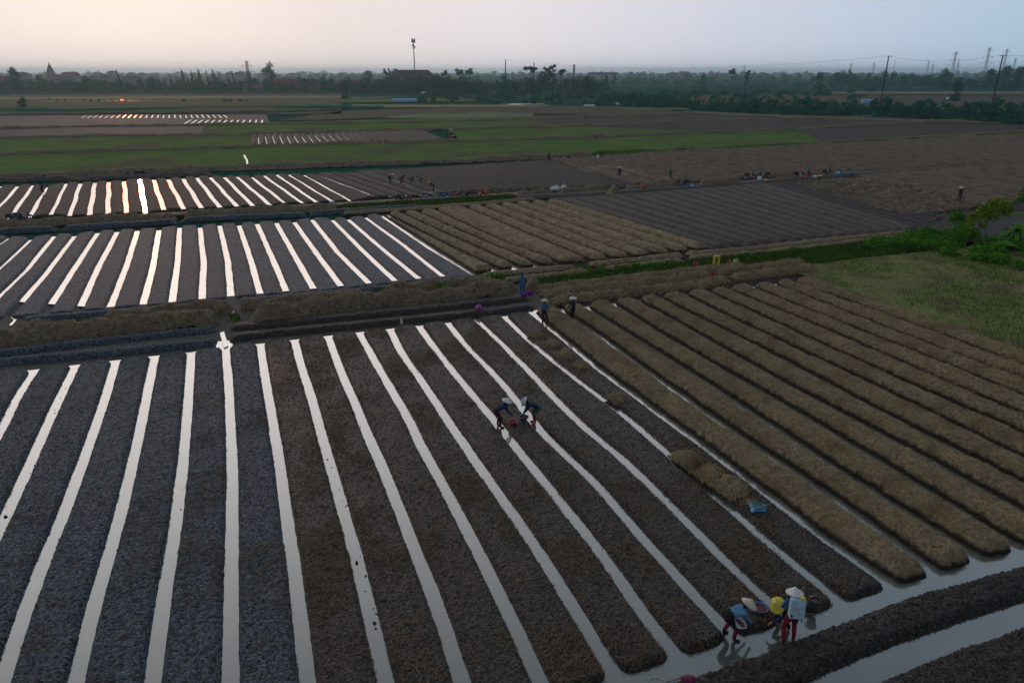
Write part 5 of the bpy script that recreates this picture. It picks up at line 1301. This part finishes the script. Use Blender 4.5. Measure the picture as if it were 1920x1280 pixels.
# folded plastic sheet
G = np.zeros((2, 2, 3)); pz = .40
def cloth(name, label, cat, corners, zs, mat, sub=14, amp=.03, seed=0, second=None):
    c = [np.array([*gp(p[0], p[1], z), z]) for p, z in zip(corners, zs)]
    u = np.linspace(0, 1, sub); Ug, Vg = np.meshgrid(u, u, indexing='ij')
    X = (c[0] * ((1 - Ug) * (1 - Vg))[..., None] + c[1] * (Ug * (1 - Vg))[..., None] + c[2] * (Ug * Vg)[..., None] + c[3] * ((1 - Ug) * Vg)[..., None])
    X[..., 2] += amp * fbm(Ug * 3 + seed, Vg * 3, .8, 3, seed)
    o = link(name, np_mesh(name, X, grid_faces(sub, sub)), M[mat]); tag(o, label, cat)
    md = o.modifiers.new('thick', 'SOLIDIFY'); md.thickness = .012
    return o
sh = cloth('plastic_sheet', 'crumpled bright blue plastic sheet lying on the dark bed', 'plastic sheet', [(1404, 939), (1438, 946), (1436, 957), (1409, 959)], (.30, .28, .26, .24), 'sheet_blue', seed=4, amp=.04)
s2 = cloth('dark_fold', None, None, [(1410, 940), (1441, 945), (1431, 953), (1415, 955)], (.36, .34, .32, .31), 'sheet_dark', seed=6, amp=.03); s2.parent = sh
# water scoop with cloth at the bottom edge
o = thing('scoop_pole', 'pale metal pole with a wooden hoop lying on the bank at the bottom edge', 'scoop', on(1262, 1278, .30))
a_, b_ = on(1240, 1281, .30) - o.location, on(1283, 1268, .34) - o.location
a = MB(); a.tube([a_, b_], .022, 10); a.build('pole', M['steel'], o)
a = MB(); hc_ = on(1231, 1280, .31) - o.location; a.tube([hc_ + Vector((.17 * math.cos(t), .13 * math.sin(t), .01)) for t in np.linspace(0, 2 * PI, 22)], .012, 7, cap=False); a.build('hoop', M['straw_rope'], o)
def blob(name, label, cat, loc, size, mat, seed=0, noise=.14, rot=0.0, knot=True, group=None):
    o = thing(name, label, cat, loc, rot, group)
    m = MB(); m.ball((0, 0, size[2] * .85), size, 3, noise, seed); m.build('sack_body', M[mat], o)
    if knot:
        k = MB(); k.lathe([(.02, 0), (size[0] * .10, .02), (size[0] * .08, size[2] * .25), (size[0] * .22, size[2] * .55), (size[0] * .05, size[2] * .6)], 10, c=(size[0] * .2, 0, size[2] * 1.65)); k.build('tied_neck', M[mat], o)
    return o
blob('cloth_bundle', 'dark magenta cloth bundle on the bank at the bottom edge', 'cloth bundle', on(1290, 1281, .24), (.17, .15, .12), 'plum', 3, knot=False)
blob('seed_sack', 'bright pink bag alone on the near soil ridge', 'bag', on(897, 581, .24), (.24, .20, .17), 'magenta', 5)
blob('seed_sack', 'wide purple bag at the feet of the person in blue', 'bag', on(983, 556, .15), (.27, .22, .17), 'purple', 6)
blob('seed_sack', 'smaller purple bag touching the wide one on its right', 'bag', on(994, 554, .15), (.2, .18, .2), 'purple', 7)
o = thing('water_bottle', 'small pale bottle standing on the near soil ridge', 'bottle', on(753, 607, .26))
a = MB(); a.lathe([(0, 0), (.07, 0), (.075, .02), (.075, .22), (.03, .29), (.03, .31)], 14); a.build('flask', M['hat'], o)
a = MB(); a.lathe([(.036, .31), (.036, .35), (0, .35)], 12); a.build('cap', M['white_sack'], o)
# things on the grassy path
bucket('dark red bucket with a pale cloth at the left end of the path group', on(1304, 501, .25), .20, .36, 'plastic_red', 'hat')
bucket('red pail on the straw ridge below the yellow raincoat', on(1337, 519, .3), .17, .30, 'plastic_red')
o = thing('yellow_raincoat', 'yellow raincoat draped over a dark stand on the grassy path', 'raincoat', on(1342, 500, .2))
a = MB(); a.tube([(-.18, 0, 0), (-.12, 0, .75)], .03, 6); a.tube([(.18, 0, 0), (.12, 0, .75)], .03, 6); a.box((0, 0, .72), (.34, .12, .06)); a.build('stand', M['black'], o)
for sx in (-.17, .17):
    a = MB(); a.box((sx, -.03, .42), (.20, .20, .78), bev=.06, taper=.8); a.build('coat_flap', M['yellow'], o)
a = MB(); a.box((0, 0, .80), (.5, .24, .12), bev=.05); a.build('collar', M['yellow'], o)
blob('plastic_bag', 'crimson carrier bag on the grassy path', 'bag', on(1367, 499, .2), (.20, .16, .24), 'plastic_red', 9)
blob('plastic_bag', 'pale green and white bag right of the crimson bag', 'bag', on(1379, 496, .2), (.22, .16, .24), 'spray_green', 10)
# bags along the track
for px, py, sz, mt, lb in ((1042, 358, (.75, .5, .32), 'white_sack', 'large white sack lying on the straw row'), (1057, 357, (.45, .4, .36), 'white_sack', 'smaller white sack at the right of the large white one'),
                           (1124, 352, (.35, .3, .25), 'wall_cream', 'pale basket-like bundle on the track straw left of the tall straw pile'), (1177, 354, (.36, .3, .42), 'skyblue', 'pale blue bag right of the tall straw pile'), (1206, 354, (.36, .3, .46), 'orange', 'bright orange bag on the track straw row'),
                           (1297, 352, (.34, .3, .34), 'sheet_blue', 'blue bag at the end of the track beside the small dark motorbike'), (912, 366, (.4, .3, .5), 'orange', 'orange bag right of the red motorbike'), (856, 368, (.32, .3, .3), 'plastic_red', 'red bundle between the blue scooter and the dark motorbike'),
                           (622, 383, (.42, .34, .26), 'sheet_blue', 'light blue bag at the near end of a water furrow'), (1424, 339, (.45, .4, .42), 'white_sack', 'white round bag before the paired dark motorbikes'), (1436, 340, (.5, .35, .22), 'yellow', 'yellow sack right of the white round bag'),
                           (1528, 334, (.48, .4, .32), 'white_sack', 'white bag right of the person in bright blue'), (1538, 332, (.42, .35, .24), 'yellow', 'yellow bag right of the white bag by the person in bright blue'), (1572, 327, (.8, .5, .26), 'sheet_blue', 'flat blue bundle near the last motorbike'),
                           (1503, 334, (.5, .4, .22), 'plastic_red', 'red cloth bundle at the feet of the person in bright blue'), (1121, 298, (.3, .25, .45), 'white_sack', 'white sack beside the bent person at the far field edge'), (1466, 340, (.25, .22, .18), 'orange', 'small orange bag alone on the track')):
    blob('sack', lb, 'bag', on(px, py, .16), [q * (.72 if px not in (1042, 1057) else 1) for q in sz], mt, int(px), rot=px * .7)

# ---------------------------------------------------------------- motorbikes
def motorbike(label, px, py, heading, mat, group='motorbikes along the track', scoot=True, extra=None):
    x, y = gp(px, py, .12); o = thing('motorbike', label, 'motorbike', (x, y, .12), heading, group)
    for xx in (-.62, .64):
        Mx = Matrix.Translation((xx, 0, .29)) @ Matrix.Rotation(PI / 2, 4, 'X')
        ty = MB(); ty.lathe([(.20, -.045), (.27, -.05), (.29, 0), (.27, .05), (.20, .045), (.20, -.045)], 22, Mx); wl = ty.build('wheel', M['tyre'], o)
        r_ = MB(); r_.lathe([(.205, -.02), (.205, .02), (.17, .02), (.17, -.02), (.205, -.02)], 18, Mx); r_.lathe([(0, -.05), (.05, -.05), (.05, .05), (0, .05)], 10, Mx)
        for k in range(5):
            r_.tube([Mx @ Vector((.04 * math.cos(k * 1.257), .04 * math.sin(k * 1.257), 0)), Mx @ Vector((.19 * math.cos(k * 1.257), .19 * math.sin(k * 1.257), 0))], .012, 5)
        r_.build('rim', M['chrome'], wl)
    b = MB()
    b.prism([(-.85, .62), (-.80, .80), (-.35, .74), (-.05, .58), (.02, .34), (.30, .30), (.42, .55), (.50, .95), (.58, .95), (.56, .55), (.40, .20), (-.15, .20), (-.42, .34), (-.62, .52)], -.14, .14)
    b.box((-.45, 0, .58), (.62, .30, .22), bev=.07); b.box((.50, 0, .72), (.14, .36, .50), Matrix.Rotation(0, 4, 'Y'), bev=.05)
    b.build('body_panel', M[mat], o)
    s = MB(); s.box((-.42, 0, .80), (.74, .27, .11), bev=.045); s.build('seat', M['black'], o)
    h = MB(); h.tube([(.52, -.34, 1.03), (.56, -.16, 1.05), (.57, 0, 1.02), (.56, .16, 1.05), (.52, .34, 1.03)], .018, 7); h.tube([(.64, 0, .3), (.60, 0, .7), (.56, 0, 1.02)], .035, 8); h.build('handlebar', M['black'], o)
    f = MB(); f.prism([(.36, .50), (.50, .60), (.72, .62), (.90, .48), (.88, .44), (.72, .56), (.52, .54), (.40, .46)], -.07, .07); f.build('front_mudguard', M[mat], o)
    l_ = MB(); l_.ball((.63, 0, .93), (.07, .10, .07), 2); l_.build('headlight', M['lamp'], o)
    t_ = MB(); t_.box((-.88, 0, .70), (.05, .16, .07), bev=.015); t_.build('tail_light', M['plastic_red'], o)
    for sy in (-1, 1):
        m_ = MB(); m_.tube([(.54, sy * .26, 1.04), (.50, sy * .33, 1.22)], .008, 5); m_.ball((.50, sy * .34, 1.25), (.02, .06, .045), 2); m_.build('mirror', M['black'], o)
    e = MB(); e.tube([(-.05, -.12, .25), (-.45, -.18, .28), (-.85, -.19, .36)], [.025, .05, .05], 8); e.build('exhaust', M['chrome'], o)
    k = MB(); k.tube([(-.1, .12, .25), (-.05, .3, .0)], .012, 5); k.build('kickstand', M['black'], o)
    return o
motorbike('dark motorbike with a purple cloth on its handlebar, leftmost in the middle group', 757, 379, .1, 'bike_dark')
motorbike('silver scooter facing right below the person in black', 804, 376, .05, 'bike_silver')
motorbike('blue scooter just right of the silver one', 836, 374, .15, 'bike_blue')
motorbike('dark motorbike left of the red one', 873, 371, 2.9, 'bike_dark')
motorbike('red motorbike in the middle group', 895, 369, .25, 'bike_red')
blob('cloth_bundle', 'purple cloth hung on the leftmost motorbike of the middle group', 'cloth', on(766, 370, 1.0), (.14, .14, .22), 'purple', 31, knot=False)
motorbike('small dark motorbike at the right end of the straw rows near the person in green', 1280, 349, 2.6, 'bike_dark')
motorbike('dark motorbike, left one of the pair by the white round bag', 1404, 336, .3, 'bike_dark')
motorbike('dark motorbike, right one of the pair by the white round bag', 1432, 334, 2.8, 'bike_dark')
motorbike('dark scooter left of the person in bright blue', 1496, 333, .2, 'bike_dark')
motorbike('dark motorbike right of the person in bright blue', 1549, 329, .4, 'bike_dark')
motorbike('last motorbike along the track, with a white front', 1587, 329, 2.4, 'bike_silver')
motorbike('blue-black motorbike at the far left edge by the water furrows', 31, 417, .2, 'bike_dark')
motorbike('motorbike with a pale blue leg shield at the far left edge', 44, 414, .35, 'bike_blue')

# ---------------------------------------------------------------- tractor and far things
x, y = gp(848, 264, .1)
o = thing('tractor', 'small red tractor with a white canopy on the far green field', 'tractor', (x, y, .1), -1.2)
a = MB(); a.box((.75, 0, .95), (1.3, .62, .5), bev=.08); a.box((.1, 0, .75), (2.2, .5, .35), bev=.05); a.build('bonnet', M['bike_red'], o)
a = MB(); a.box((1.42, 0, .93), (.05, .5, .4)); a.build('grille', M['black'], o, smooth=False)
for sy in (-1, 1):
    for xx, r_, w_ in ((-.55, .66, .34), (1.05, .42, .24)):
        Mx = Matrix.Translation((xx, sy * .68, r_)) @ Matrix.Rotation(PI / 2, 4, 'X')
        t = MB(); t.lathe([(r_ * .55, -w_ / 2), (r_ * .95, -w_ / 2), (r_, -w_ * .3), (r_, w_ * .3), (r_ * .95, w_ / 2), (r_ * .55, w_ / 2), (r_ * .55, -w_ / 2)], 22, Mx); wl = t.build('wheel', M['tyre'], o)
        r2 = MB(); r2.lathe([(0, -w_ * .3), (r_ * .56, -w_ * .35), (r_ * .56, w_ * .35), (0, w_ * .3)], 16, Mx); r2.build('rim', M['bike_red'], wl)
    f = MB(); f.prism([(-1.2, .9), (-.95, 1.3), (-.3, 1.4), (.1, 1.05), (.1, .98), (-.35, 1.3), (-.9, 1.22), (-1.12, .88)], sy * .5, sy * .88); f.build('mudguard', M['bike_red'], o)
    for xx in (-.95, .15):
        p = MB(); p.tube([(xx, sy * .52, 1.0), (xx, sy * .52, 2.25)], .04, 7); p.build('canopy_post', M['black'], o)
    h = MB(); h.ball((1.42, sy * .2, 1.08), (.05, .08, .08), 2); h.build('headlight', M['lamp'], o)
a = MB(); a.box((-.4, 0, 2.30), (1.55, 1.35, .10), bev=.04); a.build('canopy', M['wall_white'], o)
a = MB(); a.box((-.6, 0, 1.12), (.45, .45, .12), bev=.04); a.box((-.8, 0, 1.35), (.1, .45, .45), bev=.04); a.build('seat', M['black'], o)
a = MB(); a.tube([(.15, 0, 1.1), (0, 0, 1.4)], .03, 6); a.tube([(-.02 + .06 * math.sin(t) * .5, .2 * math.cos(t), 1.42 + .2 * math.sin(t) * .5) for t in np.linspace(0, 2 * PI, 14)], .018, 5, cap=False); a.build('steering_wheel', M['black'], o)
# person driving the tractor
px_, py_ = x - .45 * math.cos(1.2), y + .45 * math.sin(1.2)
person('driver in dark clothes sitting on the red tractor', 0, 0, -1.2 - PI / 2, .1, ((-.15, .40, .55), (.15, .40, .55)), 'navy', 'black', hat=('hat', 'brim'), feet=((-.14, .5, -.28), (.14, .5, -.28)), hip=.12, fingers=False, z=1.12, xy=(x - .6 * math.cos(-1.2), y - .6 * math.sin(-1.2)))
# plastic tunnels and field sheds
def tunnel(label, px, py, ln, w_, h_, mat, rot):
    x, y = gp(px, py); o = thing('plastic_tunnel', label, 'tunnel', (x, y, -.1), rot)
    m = MB(); m.prism([(-w_ / 2 * math.cos(t), h_ * math.sin(t)) for t in np.linspace(0, PI, 12)], -ln / 2, ln / 2, Matrix.Rotation(PI / 2, 4, 'Z')); m.build('cover', M[mat], o)
    r = MB()
    for k in range(6):
        yy = -ln / 2 + ln * k / 5; r.tube([(yy, w_ / 2 * 1.01 * math.cos(t), h_ * 1.01 * math.sin(t)) for t in np.linspace(0, PI, 10)], .06, 5)
    r.build('hoops', M['steel'], o)
tunnel('long bright blue plastic cover in the open land left of the grove', 760, 191.5, 12.5, 3.5, 1.7, 'sheet_blue', .05)
tunnel('small white plastic cover below the grove', 796, 176.5, 4, 3, 1.6, 'plastic_white', .1)
tunnel('pale blue plastic cover beyond the hedge, left of the left pole', 1628, 193.5, 6, 3.5, 1.8, 'sheet_blue', -.1)
tunnel('light grey plastic cover beside the bright green tree in the far right field', 1782, 186, 4, 2.5, 1.1, 'plastic_white', 0)
tunnel('tiny white cover at the left end of the hedge', 1105, 200, 4.5, 2.2, .9, 'plastic_white', .1)
tunnel('small white cover in front of the hedge left end', 1153, 198, 3.5, 2.4, 1.3, 'plastic_white', -.1)
tunnel('dark red low shed in the fields beyond the hedge', 1611, 182, 7, 4, 2.2, 'roof_tile', 0)
# the little field fire
x, y = gp(229, 189.5)
o = thing('field_fire', 'small orange fire burning in the far left field', 'fire', (x, y, 0))
fm, nt, b = nmat('flames'); b.inputs['Base Color'].default_value = (1, .25, .03, 1); b.inputs['Emission Color'].default_value = (1, .28, .04, 1); b.inputs['Emission Strength'].default_value = 2
a = MB()
for k in range(6): a.lathe([(.2, 0), (.26, .2), (.14, .6), (.0, .95 - .1 * (k % 3))], 8, c=(.3 * (k - 2.5), .25 * math.sin(k * 2.3), 0))
a.build('flame', fm, o)
a = MB(); a.ball((0, 0, .05), (1.5, .8, .22), 2, .2, 5); a.build('burning_straw', M['black'], o)
for px, py, c_ in ((108, 190.5, 'black'), (123, 190, 'maroon'), (157, 189.5, 'navy'), (207, 189.5, 'black')):
    person('tiny dark worker in the far left field near the small fire', px, py, .4, .5, ((-.1, .4, .5), (.1, .4, .5)), c_, 'black', hat=('hat_white', 'brim'), fingers=False, group='workers near the fire')
# ---------------------------------------------------------------- air, light, sky, camera
SUN_AZ, SUN_EL = R(-27.3), R(7.2)
bm = bmesh.new(); bmesh.ops.create_cube(bm, size=1.0)
for v in bm.verts: v.co = Vector((v.co.x * 22600, (v.co.y + .5) * 11900 - 150, v.co.z * 49.5 + 23.3))
me = bpy.data.meshes.new('haze'); bm.to_mesh(me); bm.free()
hm = bpy.data.materials.new('evening_haze'); hm.use_nodes = True; nt = hm.node_tree
nt.nodes.remove(nt.nodes['Principled BSDF'])
pv = N(nt, 'ShaderNodeVolumePrincipled'); pv.inputs['Color'].default_value = (.68, .88, 1.0, 1); pv.inputs['Density'].default_value = .00019; pv.inputs['Anisotropy'].default_value = .65
nt.links.new(pv.outputs[0], nt.nodes['Material Output'].inputs['Volume'])
tag(link('haze', me, hm), kind='stuff')

sd = (math.sin(SUN_AZ) * math.cos(SUN_EL), math.cos(SUN_AZ) * math.cos(SUN_EL), math.sin(SUN_EL))
l = bpy.data.lights.new('sun', 'SUN'); l.energy = .12; l.angle = R(.8); l.color = (1.0, .50, .22)
so = bpy.data.objects.new('sun', l); C.objects.link(so)
so.rotation_euler = Vector(sd).to_track_quat('Z', 'Y').to_euler(); so.location = (-60, 100, 40)

w = bpy.data.worlds.new('World'); bpy.context.scene.world = w; w.use_nodes = True
nt = w.node_tree; L = nt.links; bg = nt.nodes['Background']
sky = N(nt, 'ShaderNodeTexSky', sky_type='NISHITA'); sky.sun_disc = False
sky.sun_elevation = SUN_EL; sky.sun_rotation = SUN_AZ; sky.dust_density = 3.0; sky.air_density = 1.0; sky.ozone_density = 2.0; sky.altitude = 20
# hand-set evening sky gradient: pinkish towards the low sun, lavender blue away from it
tc = N(nt, 'ShaderNodeTexCoord'); dirv = tc.outputs['Generated']
sx = N(nt, 'ShaderNodeSeparateXYZ'); L.new(dirv, sx.inputs[0])
def dotn(v):
    d = N(nt, 'ShaderNodeVectorMath', operation='DOT_PRODUCT'); d.inputs[1].default_value = v; L.new(dirv, d.inputs[0]); return d.outputs['Value']
def powr(x, e):
    a = N(nt, 'ShaderNodeMath', operation='MAXIMUM'); a.inputs[1].default_value = 0; L.new(x, a.inputs[0])
    b = N(nt, 'ShaderNodeMath', operation='POWER'); b.inputs[1].default_value = e; L.new(a.outputs[0], b.inputs[0]); return b.outputs[0]
def scale(c, s):
    n = N(nt, 'ShaderNodeVectorMath', operation='SCALE')
    if isinstance(c, tuple): n.inputs[0].default_value = c
    else: L.new(c, n.inputs[0])
    if isinstance(s, float): n.inputs['Scale'].default_value = s
    else: L.new(s, n.inputs['Scale'])
    return n.outputs[0]
def vadd(a, b):
    n = N(nt, 'ShaderNodeVectorMath', operation='ADD'); L.new(a, n.inputs[0]); L.new(b, n.inputs[1]); return n.outputs[0]
mr = N(nt, 'ShaderNodeMapRange'); mr.inputs[1].default_value = -1; mr.inputs[2].default_value = 1
L.new(dotn((math.sin(SUN_AZ), math.cos(SUN_AZ), 0)), mr.inputs[0])
az = ramp(nt, [(0, (.26, .31, .40)), (.5, (.33, .40, .50)), (.73, (.43, .59, .76)), (.86, (.66, .69, .80)), (.945, (.84, .79, .82)), (.985, (.86, .77, .765)), (1, (.90, .80, .78))], mr.outputs[0])
fz = ramp(nt, [(0, (1, 1, 1)), (.10, (1, 1, 1)), (.35, (.72, .67, .65)), (.7, (.52, .48, .46)), (1, (.52, .49, .48))], sx.outputs['Z'])
mul = N(nt, 'ShaderNodeVectorMath', operation='MULTIPLY'); L.new(az.outputs[0], mul.inputs[0]); L.new(fz.outputs[0], mul.inputs[1])
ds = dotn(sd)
up = N(nt, 'ShaderNodeMapRange'); up.inputs[1].default_value = .08; up.inputs[2].default_value = .28; L.new(sx.outputs['Z'], up.inputs[0])
gm = N(nt, 'ShaderNodeMath', operation='MULTIPLY'); L.new(powr(ds, 4.5), gm.inputs[0]); L.new(up.outputs[0], gm.inputs[1])
gcol = ramp(nt, [(.12, (.66, .47, .32)), (.25, (.80, .68, .58)), (.42, (.76, .77, .74)), (.7, (.62, .70, .70))], sx.outputs['Z'])
sky_tint = vadd(mul.outputs[0], scale(gcol.outputs[0], gm.outputs[0]))
sky_tint = vadd(sky_tint, scale((14.0, 1.4, .03), powr(ds, 3200)))     # reddish glow added round the sun so reflections show a bloom-like halo
mix = N(nt, 'ShaderNodeMix', data_type='RGBA'); mix.inputs[0].default_value = .97
L.new(sky.outputs[0], mix.inputs[6]); L.new(scale(sky_tint, 10.0), mix.inputs[7])
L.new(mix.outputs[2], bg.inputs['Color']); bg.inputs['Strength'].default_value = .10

cam = bpy.data.cameras.new('camera'); cam.sensor_fit = 'HORIZONTAL'; cam.sensor_width = 36.0; cam.lens = 36.0 * FPX / 1920
cam.clip_start = .1; cam.clip_end = 30000
co = bpy.data.objects.new('camera', cam); C.objects.link(co)
co.location = (0, 0, CAM_H); co.rotation_euler = (PI / 2 - TH, 0, 0)
sc = bpy.context.scene; sc.camera = co
sc.view_settings.view_transform = 'Standard'; sc.view_settings.look = 'None'; sc.view_settings.exposure = 0; sc.view_settings.gamma = 1
sc.cycles.max_bounces = 6; sc.cycles.volume_bounces = 3; sc.cycles.diffuse_bounces = 2; sc.cycles.glossy_bounces = 3
sc.cycles.use_denoising = True
